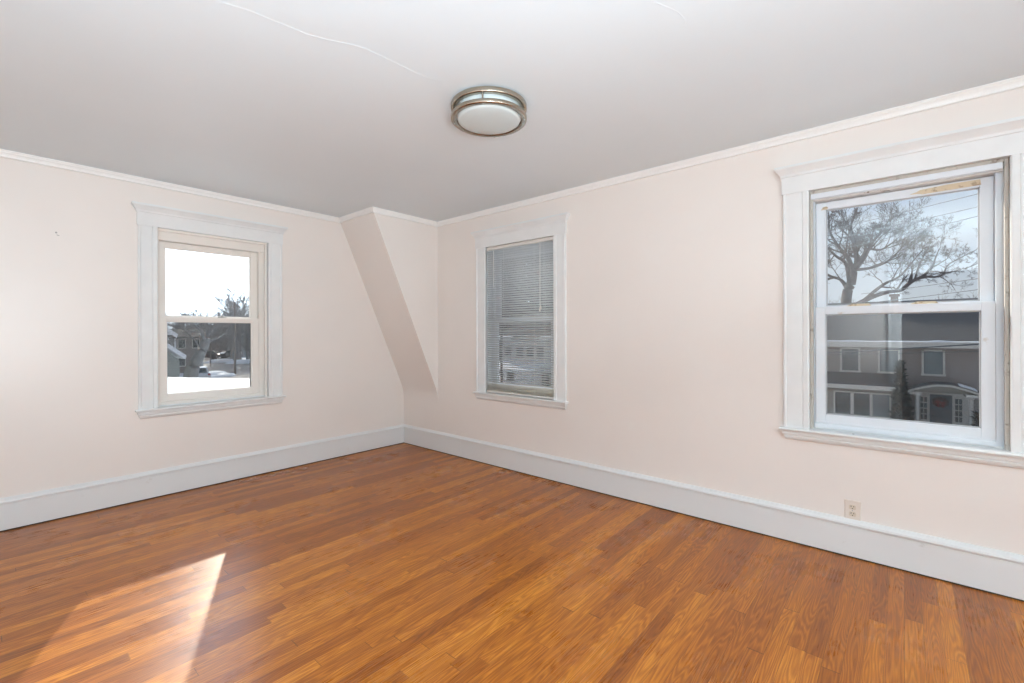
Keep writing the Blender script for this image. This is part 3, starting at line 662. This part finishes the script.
def scatter_bush(name, loc, radii, m, seed, label, cone=False, n=900, size=.10):
    rnd = random.Random(seed); k = MB()
    for i in range(n):
        if cone:
            t = rnd.random() ** 1.25; z = t * radii[2]; r = (1 - t) * (0.55 + .45 * rnd.random()); a = rnd.uniform(0, 2 * PI); c = Vector((radii[0] * r * math.cos(a), radii[1] * r * math.sin(a), z))
        else:
            d = Vector((rnd.gauss(0, 1), rnd.gauss(0, 1), rnd.gauss(0, 1))).normalized() * (rnd.uniform(.5, 1)); c = Vector((d.x * radii[0], d.y * radii[1], radii[2] * (1 + d.z)))
        o_ = Vector((c.x, c.y, 0)).normalized() if (c.x or c.y) else Vector((1, 0, 0)); tip = c + (o_ * .9 + Vector((rnd.uniform(-.6, .6), rnd.uniform(-.6, .6), rnd.uniform(-.2, .9)))) * size * 1.6
        s_ = Vector((rnd.uniform(-1, 1), rnd.uniform(-1, 1), rnd.uniform(-1, 1))) * size * .5; q = Vector((s_.y, -s_.x, s_.z)) * .8
        k.add([c + s_, c - s_, c + q, tip], [(0, 1, 3), (1, 2, 3), (2, 0, 3), (0, 2, 1)])
    o = k.build(name, m, fix=False); o.location = loc; tag(o, label, 'shrub'); return o
scatter_bush('evergreen_shrub', (HX - 1.9, .14, hb), (.66, .50, 4.55), M_NEEDLE, 3, 'tall dark pointed evergreen beside the entry porch of the taupe house', True, 2600, .12)
scatter_bush('garden_shrub', (HX - 1.0, .10, hb), (.6, .42, 1.62), M_SHRUB, 5, 'low dark shrub between the pointed evergreen and the porch column', False, 900, .12)
scatter_bush('garden_shrub', (HX - 1.6, -2.95, hb), (.7, .42, 1.25), M_SHRUB, 8, 'low dark shrub at the corner end of the taupe house', False, 900, .12)

# ------------------------------------------------------------------ trees
def twig(k, rnd, p, d, r, L, level, cfg):
    n = 4 if level > 0 else 5; pts = [p.copy()]; rad = [r]; q = p.copy(); dd = d.copy()
    for i in range(n):
        dd = (dd + Vector((rnd.gauss(0, 1), rnd.gauss(0, 1), rnd.gauss(0, 1))) * cfg['wob'] + Vector((0, 0, cfg['up']))).normalized()
        q = q + dd * (L / n); pts.append(q.copy()); rad.append(max(cfg['rmin'], r * (1 - .62 * (i + 1) / n)))
    k.tube(pts, rad, 5 if r > .06 else 3, cap=False)
    if level <= 0: return
    nb = cfg['nb'][min(level, len(cfg['nb']) - 1)]
    for j in range(nb):
        t = rnd.uniform(.22, 1.0) if j else 1.0; f = t * n; i = min(int(f), n - 1); pp = pts[i].lerp(pts[i + 1], f - i); rr = rad[i] * (1 - (f - i)) + rad[i + 1] * (f - i)
        ax_ = (pts[i + 1] - pts[i]).normalized(); side = ax_.cross(Vector((rnd.gauss(0, 1), rnd.gauss(0, 1), rnd.gauss(0, 1)))).normalized()
        an = math.radians(rnd.uniform(22, 58)) if j else math.radians(rnd.uniform(5, 20))
        nd = (ax_ * math.cos(an) + side * math.sin(an)).normalized()
        twig(k, rnd, pp, nd, max(cfg['rmin'], rr * rnd.uniform(.5, .72)), L * rnd.uniform(.48, .72) * (1.1 - .35 * t), level - 1, cfg)
def tree(name, trunk, limbs, seed, m, cfg, label, group=None, loc=None):
    """trunk / limbs: lists of (point, radius); the procedural branching grows from the limbs"""
    rnd = random.Random(seed); base = trunk[0][0].copy(); e_ = tag(empty(name, base), label, 'tree', group)
    def sub(poly, steps=5):
        P = [p - base for p, _ in poly]; R = [r for _, r in poly]; A, B = [], []
        for i in range(len(P) - 1):
            p0, p1, p2, p3 = P[max(i - 1, 0)], P[i], P[i + 1], P[min(i + 2, len(P) - 1)]
            for s_ in range(steps):
                t = s_ / steps
                A.append(.5 * ((2 * p1) + (p2 - p0) * t + (2 * p0 - 5 * p1 + 4 * p2 - p3) * t * t + (3 * p1 - p0 - 3 * p2 + p3) * t ** 3)); B.append(R[i] * (1 - t) + R[i + 1] * t)
        return A + [P[-1]], B + [R[-1]]
    k = MB(); A, B = sub(trunk); k.tube(A, B, 9); k.build('trunk', m, e_)
    k = MB()
    for poly in limbs:
        A, B = sub(poly); k.tube(A, B, 6, cap=False)
        Lr = sum((A[i + 1] - A[i]).length for i in range(len(A) - 1))
        for j in range(cfg['per']):
            t = cfg.get('t0', .12) + (1 - cfg.get('t0', .12)) * (j + rnd.random()) / cfg['per']; f = t * (len(A) - 1); i = min(int(f), len(A) - 2); pp = A[i].lerp(A[i + 1], f - i); ax_ = (A[i + 1] - A[i]).normalized()
            side = ax_.cross(Vector((rnd.gauss(0, 1), rnd.gauss(0, 1), rnd.gauss(0, 1)))).normalized(); an = math.radians(rnd.uniform(25, 65))
            twig(k, rnd, pp, (ax_ * math.cos(an) + side * math.sin(an) + Vector((0, 0, .15))).normalized(), max(cfg['rmin'], B[i] * rnd.uniform(.45, .7)), Lr * cfg['len'] * rnd.uniform(.7, 1.15) * (1.15 - .6 * t), cfg['lev'], cfg)
        twig(k, rnd, A[-1], (A[-1] - A[-2]).normalized(), B[-1], Lr * cfg.get('tip', .5), cfg['lev'], cfg)
    k.build('branches', m, e_, fix=False); return e_
def P(px, py, d, dd=0): return at(px, py, d + dd)
CFG = dict(tip=.26, t0=.22, wob=.19, up=.05, rmin=.008, nb=[0, 6, 6, 5], per=9, len=.34, lev=3)
D = 36.0
def R(px): return px * D / F_PX / 2
t0 = P(846, 300, D); g0_ = Vector((t0.x, t0.y, GZ)) + Vector((-.2, .2, 0))
tree('bare_tree', [(g0_, R(12)), (P(846, 304, D), R(9)), (P(851, 284, D), R(8)), (P(853, 272, D), R(7.5))], [
    [(P(853, 272, D), R(5.5)), (P(848, 258, D, .6), R(4)), (P(838, 246, D, 1.2), R(3)), (P(830, 232, D, 1.5), R(2)), (P(829, 218, D, 1), R(1))],
    [(P(853, 272, D), R(6)), (P(857, 260, D), R(4.5)), (P(853, 240, D, -1), R(3.2)), (P(851, 226, D, -1.5), R(2)), (P(856, 213, D, -2), R(1))],
    [(P(854, 270, D), R(5)), (P(864, 258, D, -.5), R(3.6)), (P(872, 243, D, -1.2), R(2.6)), (P(880, 234, D, -1.8), R(1.6)), (P(885, 228, D, -2), R(.9))],
    [(P(853, 270, D), R(4)), (P(870, 268, D, 1.2), R(3)), (P(886, 262, D, 2), R(2.2)), (P(896, 254, D, 2.3), R(1.5)), (P(903, 245, D, 2.5), R(.8))],
    [(P(849, 292, D), R(4.5)), (P(841, 280, D, .5), R(3.2)), (P(828, 275, D, 1), R(2.6)), (P(812, 262, D, 1.5), R(1.6)), (P(800, 250, D, 2), R(.9))],
    [(P(850, 286, D), R(4)), (P(846, 264, D, -2), R(3)), (P(836, 256, D, -3), R(2.2)), (P(820, 240, D, -4), R(1.4)), (P(810, 226, D, -4), R(.8))],
    [(P(854, 268, D), R(4)), (P(868, 250, D, 2.5), R(2.8)), (P(880, 250, D, 3.5), R(2)), (P(892, 243, D, 4), R(1.3)), (P(900, 236, D, 4), R(.7))],
], 11, M_BARK, CFG, 'large bare tree with a thick forked trunk behind the taupe house')
D = 40.0
t0 = P(850, 318, D); g0_ = Vector((t0.x, t0.y, GZ))
tree('bare_tree', [(g0_, R(13)), (P(852, 330, D), R(9)), (P(858, 304, D), R(6))], [
    [(P(858, 304, D), R(5)), (P(872, 297, D), R(4.6)), (P(888, 292, D), R(4)), (P(901, 290, D), R(3.6)), (P(911, 282, D), R(3.6)), (P(923, 276, D), R(3)), (P(932, 267, D, -.5), R(2.2)), (P(935, 259, D, -1), R(1.3)), (P(938, 252, D, -1), R(.8))],
    [(P(923, 276, D), R(2.6)), (P(934, 277, D, .4), R(2.1)), (P(943, 274, D, .8), R(1.8)), (P(948, 265, D, 1), R(1.3)), (P(962, 257, D, 1.4), R(1)), (P(976, 250, D, 1.6), R(.6))],
    [(P(862, 302, D), R(3.4)), (P(876, 290, D, .6), R(3)), (P(886, 283, D, 1), R(2.6)), (P(900, 276, D, 1.4), R(1.9)), (P(914, 260, D, 1.8), R(1.2)), (P(924, 248, D, 2), R(.7))],
    [(P(915, 279, D), R(2)), (P(919, 266, D, -.8), R(1.6)), (P(923, 257, D, -1.4), R(1)), (P(926, 250, D, -1.8), R(.6))],
    [(P(943, 274, D, .8), R(1.2)), (P(958, 270, D, 1.2), R(1)), (P(972, 266, D, 1.5), R(.8)), (P(988, 258, D, 1.5), R(.5))],
], 23, M_BARK, dict(CFG, per=8, len=.25, rmin=.0085, nb=[0, 6, 5, 4]), 'bare tree stretching one long low limb to the right above the taupe house')

# tree models for the background, each copied
CFG2 = dict(wob=.16, up=.05, rmin=.028, nb=[0, 6, 6, 5], per=7, len=.5, lev=2)
def bg_tree(seed, label, group, m=M_BARK2, h=11.0, lean=0.0):
    rnd = random.Random(seed); tr = [(Vector((0, 0, 0)), .30), (Vector((.1 + lean * .5, 0, h * .16)), .25), (Vector((lean, .1, h * .32)), .21)]
    top = tr[-1][0]; limbs = []
    for i in range(6):
        a = i * 2 * PI / 6 + rnd.uniform(-.4, .4); s_ = rnd.uniform(.16, .36) * h; zz = h * rnd.uniform(.72, .98)
        limbs.append([(top + Vector((0, 0, -h * .06 * (i % 3))), .14), (top + Vector((s_ * .5 * math.cos(a), s_ * .5 * math.sin(a), h * .2)), .09), (Vector((top.x + s_ * math.cos(a), top.y + s_ * math.sin(a), zz)), .03)])
    return tree('bare_tree', tr, limbs, seed, m, CFG2, label, group)
LT = 'bare grey winter tree in the distant treeline beyond the street'
GT = 'treeline beyond the street'
protos = [bg_tree(31, LT, GT), bg_tree(32, LT, GT), bg_tree(33, LT, GT)]
spots = [(170, 95, .78, 0), (178, 110, 1.0, 1), (186, 90, .80, 2), (193, 120, 1.05, 0), (201, 105, .9, 1), (208, 130, 1.15, 2), (214, 112, .86, 0), (221, 135, 1.05, 1), (227, 118, .9, 2), (232, 100, 1.15, 0), (240, 96, 1.28, 1), (247, 88, 1.2, 2), (253, 100, 1.25, 0), (261, 92, 1.1, 1), (236, 140, 1.2, 2), (182, 140, 1.1, 0), (217, 95, .66, 1), (244, 125, 1.3, 2), (198, 145, 1.25, 0), (251, 75, .95, 1)]
used = set()
for i, (px, d, sc_, j) in enumerate(spots):
    sc_ *= .70; p = at(px, 340, d); o = protos[j] if j not in used else dup(protos[j]); used.add(j)
    o.location = (p.x, p.y, GZ - .1); o.scale = (sc_ * 1.15,) * 2 + (sc_,); o.rotation_euler.z = i * 1.7
# treeline above the roofs, seen from window 3 low on the right
for i, (px, d, sc_) in enumerate([(912, 78, 1.0), (930, 84, 1.08), (949, 80, 1.1), (966, 76, 1.12), (982, 82, 1.2), (899, 88, 1.0), (877, 84, 1.0), (836, 80, 1.1), (862, 90, 1.1)]):
    p = at(px, 340, d); o = dup(protos[i % 3]); o.location = (p.x, p.y, GZ); o.scale = (sc_ * .66,) * 3; o.rotation_euler.z = i * 2.1
    o['label'] = 'small bare tree in the faint treeline far behind the taupe house'; o['group'] = 'treeline behind the taupe house'

# leaning trunk near window 1
D = 28.0
tree('leaning_tree', [(Vector((7.75, 33.4, GZ)), .50), (P(190.5, 378, D), R(13)), (P(193.5, 366, D), R(11.5)), (P(199, 356, D), R(10)), (P(204, 346, D), R(8.5)), (P(207, 338, D), R(7))], [
    [(P(206, 340, D), R(4)), (P(210, 330, D, .5), R(3)), (P(216, 324, D, 1), R(2)), (P(222, 322, D, 1), R(1))],
    [(P(205, 343, D), R(4)), (P(202, 333, D, -.6), R(2.8)), (P(196, 326, D, -1), R(1.6)), (P(190, 322, D, -1.2), R(.8))],
    [(P(204, 345, D), R(3)), (P(211, 341, D, 1), R(2)), (P(218, 338, D, 1.5), R(1.2)), (P(224, 334, D, 1.8), R(.7))],
    [(P(201, 353, D), R(2.5)), (P(196, 342, D, 1), R(1.8)), (P(190, 336, D, 1.4), R(1)), (P(184, 330, D, 1.6), R(.6))],
], 41, M_BARK2, dict(CFG, per=5, len=.5, lev=2, rmin=.014), 'leaning grey tree trunk beside the grey-green house')
D = 85.0
pb = at(236, 340, D)
tree('thick_tree', [(Vector((pb.x, pb.y, GZ)), .62), (P(236.5, 352, D), .55), (P(236, 335, D), .42), (P(238, 322, D), .30)], [
    [(P(236, 335, D), .25), (P(231, 322, D), .18), (P(227, 312, D), .08)], [(P(238, 322, D), .25), (P(243, 310, D), .16), (P(246, 302, D), .07)],
    [(P(237, 328, D), .22), (P(246, 320, D, 1), .14), (P(252, 312, D, 2), .06)], [(P(237, 330, D), .2), (P(236, 315, D, 2), .14), (P(238, 303, D, 3), .06)],
    [(P(237, 338, D), .2), (P(246, 334, D, -1), .14), (P(254, 326, D, -2), .06)],
], 47, M_BARK2, dict(CFG2, per=6, len=.55), 'thick-trunked bare tree right behind the utility pole')

# ------------------------------------------------------------------ houses seen from window 1
gh = tag(empty('house', (-.55, 0, .25)), 'grey-green house with snowy roof edges beside the leaning tree', 'house')
k = MB(); k.box(-1.5, 7.2, 31.6, 41, GZ - .3, 1.15); k.prism([(-1.5, 1.15), (7.2, 1.15), (2.85, 4.6)], 31.6, 41, 'y'); k.build('wall', M_CLAPG, gh)
k = MB(); k.prism([(7.6, .95), (2.85, 4.75), (2.85, 4.95), (7.75, 1.05)], 31.2, 41.4, 'y'); k.prism([(-1.9, .95), (2.85, 4.75), (2.85, 4.95), (-2.05, 1.05)], 31.2, 41.4, 'y'); k.build('roof', M_SHING, gh)
k = MB(); k.prism([(7.66, .86), (2.85, 4.62), (2.85, 4.90), (7.72, 1.06)], 31.10, 31.2, 'y'); k.box(6.6, 7.5, 31.25, 31.6, 1.02, 1.16); k.box(7.1, 7.24, 31.52, 31.6, -1, 1.1); k.build('rake_trim', M_CLAPW, gh)
k = MB(); k.box(3.0, 7.5, 29.9, 31.6, GZ - .3, -.35); k.prism([(3.0, -.35), (7.5, -.35), (6.4, .72), (3.0, 3.4)], 30.0, 31.6, 'y'); k.build('lean_to', M_CLAPG, gh)
k = MB(); k.prism([(7.72, -.30), (6.2, .92), (4.2, 2.5), (4.2, 2.75), (6.2, 1.17), (7.78, -.10)], 29.7, 31.6, 'y'); k.build('lean_to_snow', M_SNOW, gh)
house_window(gh, 6.72, -.0, 1.0, .62, 31.55, 'x'); house_window(gh, 5.2, 0.6, 1.9, .9, 31.55, 'x')
house_window(gh, 5.6, -2.6, -1.2, .9, 29.9, 'x')
def small_house(px, d, wdt, h, m, label, snow=True, ridge=1.8):
    p = at(px, 340, d); e_ = tag(empty('house', (p.x, p.y, GZ), math.atan2(p.y, p.x) - PI / 2), label, 'house')
    k = MB(); k.box(-wdt / 2, wdt / 2, 0, 7, 0, h); k.prism([(0, h), (7, h), (3.5, h + ridge)], -wdt / 2, wdt / 2, 'x'); k.build('wall', m, e_)
    k = MB(); k.prism([(-.5, h - .15), (3.5, h + ridge), (7.5, h - .15), (7.5, h + .1), (3.5, h + ridge + .25), (-.5, h + .1)], -wdt / 2 - .3, wdt / 2 + .3, 'x'); k.build('roof', M_SNOW if snow else M_SHING, e_)
    n_ = max(2, int(wdt / 2.4))
    for i in range(n_):
        u = -wdt / 2 + wdt * (i + .5) / n_
        for z in ((.9, 2.3), (3.5, 4.9)) if h > 5 else ((.9, 2.3),): house_window(e_, u, z[0], z[1], .95, 0, 'x')
    k = MB(); k.box(-wdt / 2 - .02, -wdt / 2 + .2, -.06, 0, 0, h); k.build('corner_board', M_CLAPW, e_)
    k = MB(); k.box(wdt / 2 - .2, wdt / 2 + .02, -.06, 0, 0, h); k.build('corner_board', M_CLAPW, e_); return e_
small_house(189, 66, 3.4, 5.1, M_CLAPB, 'brown house far behind the leaning tree', False, 1.0)
small_house(247, 112, 6, 3.4, M_CLAPBL, 'small slate-blue house far down the street')
small_house(219, 128, 9, 3.0, M_CLAPB, 'low brown house at the far end of the street')

# white house seen through the blind
wh = tag(empty('house', (0, 0, 0)), 'white clapboard house seen through the mini blind', 'house')
k = MB(); k.box(HX, HX + 8, 22.4, 29.75, GZ - .4, .66); k.build('wall', M_CLAPW, wh)
roof_slab(wh, [(HX - .5, 22.1, .74), (HX - .5, 30.05, .74), (HX + 4, 30.05, 3.4), (HX + 4, 22.1, 3.4)], .14, M_SHING)
roof_slab(wh, [(HX + 8.5, 30.05, .74), (HX + 8.5, 22.1, .74), (HX + 4, 22.1, 3.4), (HX + 4, 30.05, 3.4)], .14, M_SHING)
k = MB(); k.prism([(HX, .6), (HX + 8, .6), (HX + 4, 3.25)], 22.4, 29.75, 'y'); k.build('gable', M_CLAPW, wh)
for y0, y1 in ((28.2, 30.0), (23.2, 24.8)):
    k = MB(); k.loft([[(HX - .55, y, .72), (HX - .5, y, .92), (HX - .1, y, 1.12), (HX + .1, y, 1.04)] for y in (y0, y1)]); k.build('roof_snow', M_SNOW, wh)
for cy in (27.4, 26.2, 25.0, 28.9, 23.4): house_window(wh, cy, -1.0, .10, .95, HX)
for cy in (28.6, 24.4): house_window(wh, cy, -3.5, -2.2, 1.0, HX)
k = MB(); k.box(HX - 2.0, HX, 24.6, 29.6, -2.05, -1.9); roof_p = [(HX - 2.3, 24.3, -1.95), (HX - 2.3, 29.9, -1.95), (HX, 29.9, -1.35), (HX, 24.3, -1.35)]
k.build('porch_ceiling', M_CLAPW, wh); roof_slab(wh, roof_p, .1, M_SNOW, 'porch_roof')
for cy in (24.8, 26.4, 28.0, 29.4):
    k = MB(); k.box(HX - 1.95, HX - 1.8, cy - .08, cy + .08, GZ - .4, -2.05); k.build('porch_post', M_CLAPW, wh)
k = MB(); k.box(HX - 1.95, HX - 1.85, 24.8, 29.4, -3.1, -3.0); k.box(HX - 1.95, HX - 1.85, 24.8, 29.4, -3.9, -3.8)
for i in range(24): k.box(HX - 1.93, HX - 1.88, 24.9 + i * .19, 24.95 + i * .19, -3.8, -3.1)
k.build('porch_railing', M_CLAPW, wh)

# tall trees standing behind the white house
for i, (y, x, h, wd) in enumerate(((21.5, 46, 19, 4.6), (27.5, 50, 21, 4.8), (33.5, 46, 20, 4.6), (40.0, 50, 21.5, 4.8), (46.5, 52, 22, 5.0), (34.0, 60, 24, 5.0), (44.0, 62, 25, 5.2))):
    o = scatter_bush('evergreen_tree', (x, y, GZ - .3), (wd, wd, h), M_NEEDLE, 60 + i, 'tall dark evergreen behind the white house seen through the mini blind', True, 3000, .75)
    o['category'] = 'tree'; o['group'] = 'evergreens behind the white house'

# ------------------------------------------------------------------ cars, pole, wires, snowbanks
def make_car(m):
    e_ = empty('car'); w_ = .92
    side = [(0, .45), (.02, .95), (.12, 1.05), (.30, 1.10), (3.05, 1.06), (4.35, .92), (4.55, .70), (4.58, .40), (4.4, .32), (.15, .32)]
    k = MB(); k.loft([[(x * s_ if False else s_, y, z) for y, z in side] for s_ in (-w_, -w_ + .06, w_ - .06, w_)]); k.build('body', m, e_, .04)
    cab = [(.28, 1.06, .86), (.55, 1.66, .70), (.9, 1.74, .68), (2.3, 1.72, .68), (2.75, 1.60, .70), (3.35, 1.06, .86)]
    k = MB(); k.loft([[(-h, y, z) for y, z, h in cab], [(h, y, z) for y, z, h in cab]]); k.build('cabin', m, e_, .03)
    k = MB(); k.loft([[(-.66, .32, 1.12), (.66, .32, 1.12), (.56, .53, 1.60), (-.56, .53, 1.60)], [(-.66, .29, 1.12), (.66, .29, 1.12), (.56, .50, 1.60), (-.56, .50, 1.60)]]); k.build('rear_window', M_HGLASS, e_)
    k = MB()
    for s_ in (-1, 1): k.loft([[(s_ * .84, .62, 1.12), (s_ * .84, 2.95, 1.12), (s_ * .715, 2.55, 1.56), (s_ * .715, .75, 1.62)], [(s_ * .87, .62, 1.12), (s_ * .87, 2.95, 1.12), (s_ * .735, 2.55, 1.56), (s_ * .735, .75, 1.62)]])
    k.build('side_window', M_HGLASS, e_)
    for s_ in (-1, 1):
        k = MB(); k.box(s_ * .72, s_ * .93, -.02, .1, .80, 1.02); k.build('tail_lamp', M_LAMP, e_)
        for y in (.85, 3.6):
            k = MB(); k.tube([(s_ * .72, y, .33), (s_ * .93, y, .33)], .33, 16); k.build('wheel', M_TYRE, e_)
    k = MB(); k.box(-.88, .88, -.08, .08, .38, .58); k.build('bumper', M_DOOR, e_); return e_
def place_car(o, px, d, rz, label):
    p = at(px, 340, d); o.location = (p.x, p.y, GZ + .15); o.rotation_euler.z = math.atan2(p.y, p.x) - PI / 2 + rz; tag(o, label, 'car'); return o
car = place_car(make_car(M_CARW), 200.3, 50, .12, 'silver car parked behind the snowy roof edge, rear towards the window')
dk = make_car(M_CARD); place_car(dk, 219, 100, 1.2, 'dark car parked side-on down the street left of the pole')
place_car(dup(dk), 241.5, 104, 1.25, 'dark car parked side-on down the street right of the pole')
D = 62.0
up_ = tag(empty('utility_pole', at(235, 374, D)), 'tall thin utility pole by the street, seen through the cream-sashed window', 'pole'); up_.location.z = GZ
k = MB(); k.tube([(0, 0, 0), (0, 0, 9.9)], [.15, .11], 10); k.build('pole', M_POLE, up_)
k = MB(); k.box(-.9, .9, -.06, .06, 9.2, 9.35); ca = k.build('cross_arm', M_POLE, up_); ca.rotation_euler.z = .5
k = MB(); [k.lathe([(.02, 9.35), (.05, 9.38), (.05, 9.46), (.02, 9.5)], 8, cx=x) for x in (-.8, 0, .8)]; i_ = k.build('insulator', M_CLAPW, up_); i_.rotation_euler.z = .5
k = MB(); k.tube([(0, 0, 0), (0, 0, 4.6)], .10, 8); o = k.build('sign_post', M_POLE); p = at(210.6, 365, 76); o.location = (p.x, p.y, GZ); tag(o, 'short dark post at the street edge left of the utility pole', 'post')
def wire(pts, r, label, group=None):
    k = MB(); P_ = [Vector(p) for p in pts]; Q = []
    for a, b in zip(P_, P_[1:]):
        n_ = 16
        for i in range(n_):
            t = i / n_; q = a.lerp(b, t); q.z -= .10 * (b - a).length * .02 * 4 * t * (1 - t); Q.append(q)
    Q.append(P_[-1]); k.tube(Q, r, 5); o = k.build('overhead_wire', M_WIRE); tag(o, label, 'wire', group)
def ext(a, b, e0, e1):
    d = (b - a); return [a - d * e0, b + d * e1]
for (xa, ya, xb, yb, lab) in ((880, 217.5, 981, 192.5, 'topmost of the thin overhead wires crossing the sky over the taupe house'), (880, 228.5, 981, 205.5, 'second wire down of those crossing the sky over the taupe house'), (880, 239.5, 981, 214.8, 'third wire down of those crossing the sky over the taupe house'), (905, 288, 981, 277.5, 'thin wire passing before the low limb of the bare tree'), (900, 298.8, 981, 288.5, 'lowest wire crossing just above the ridge of the taupe house')):
    wire(ext(at(xa, ya, 26), at(xb, yb, 20), .9, .8), .019, lab)
wire(ext(at(826, 352.5, 22), at(975, 344, 19), .6, .5), .03, 'thick dark cable crossing the upper windows of the taupe house')
wire(ext(at(826, 354.6, 22), at(975, 351, 19), .6, .5), .012, 'thin cable just below the thick one across the taupe house')
def bank(px, py, d, rx, ry, rz, label, seed):
    rnd = random.Random(seed); k = MB(); rings = []
    for i in range(7):
        a = i / 6 * PI / 2
        rings.append([(rx * math.cos(a) * math.cos(2 * PI * j / 16) * (1 + .25 * noise.noise(Vector((j * .9, i, seed)))), ry * math.cos(a) * math.sin(2 * PI * j / 16) * (1 + .25 * noise.noise(Vector((j * .9, i + 5, seed)))), rz * math.sin(a)) for j in range(16)])
    k.loft(rings, True, True); o = k.build('snowbank', M_SNOW); p = at(px, py, d); o.location = (p.x, p.y, GZ - .1); o.rotation_euler.z = rnd.uniform(0, 3); tag(o, label, 'snowbank')
bank(222, 360, 88, 4.0, 1.5, .9, 'long ploughed snowbank across the street left of the utility pole', 1)
bank(243, 359, 84, 3.0, 1.6, 1.0, 'ploughed snowbank across the street right of the utility pole', 2)
bank(213, 372, 60, 2.6, 1.4, .8, 'snowbank just right of the silver car', 3)
bank(224, 374, 58, 2.2, 1.2, .7, 'snowbank at the foot of the utility pole', 4)
bank(228, 351, 118, 4.0, 2.0, 1.2, 'faraway snowbank at the end of the street', 5)
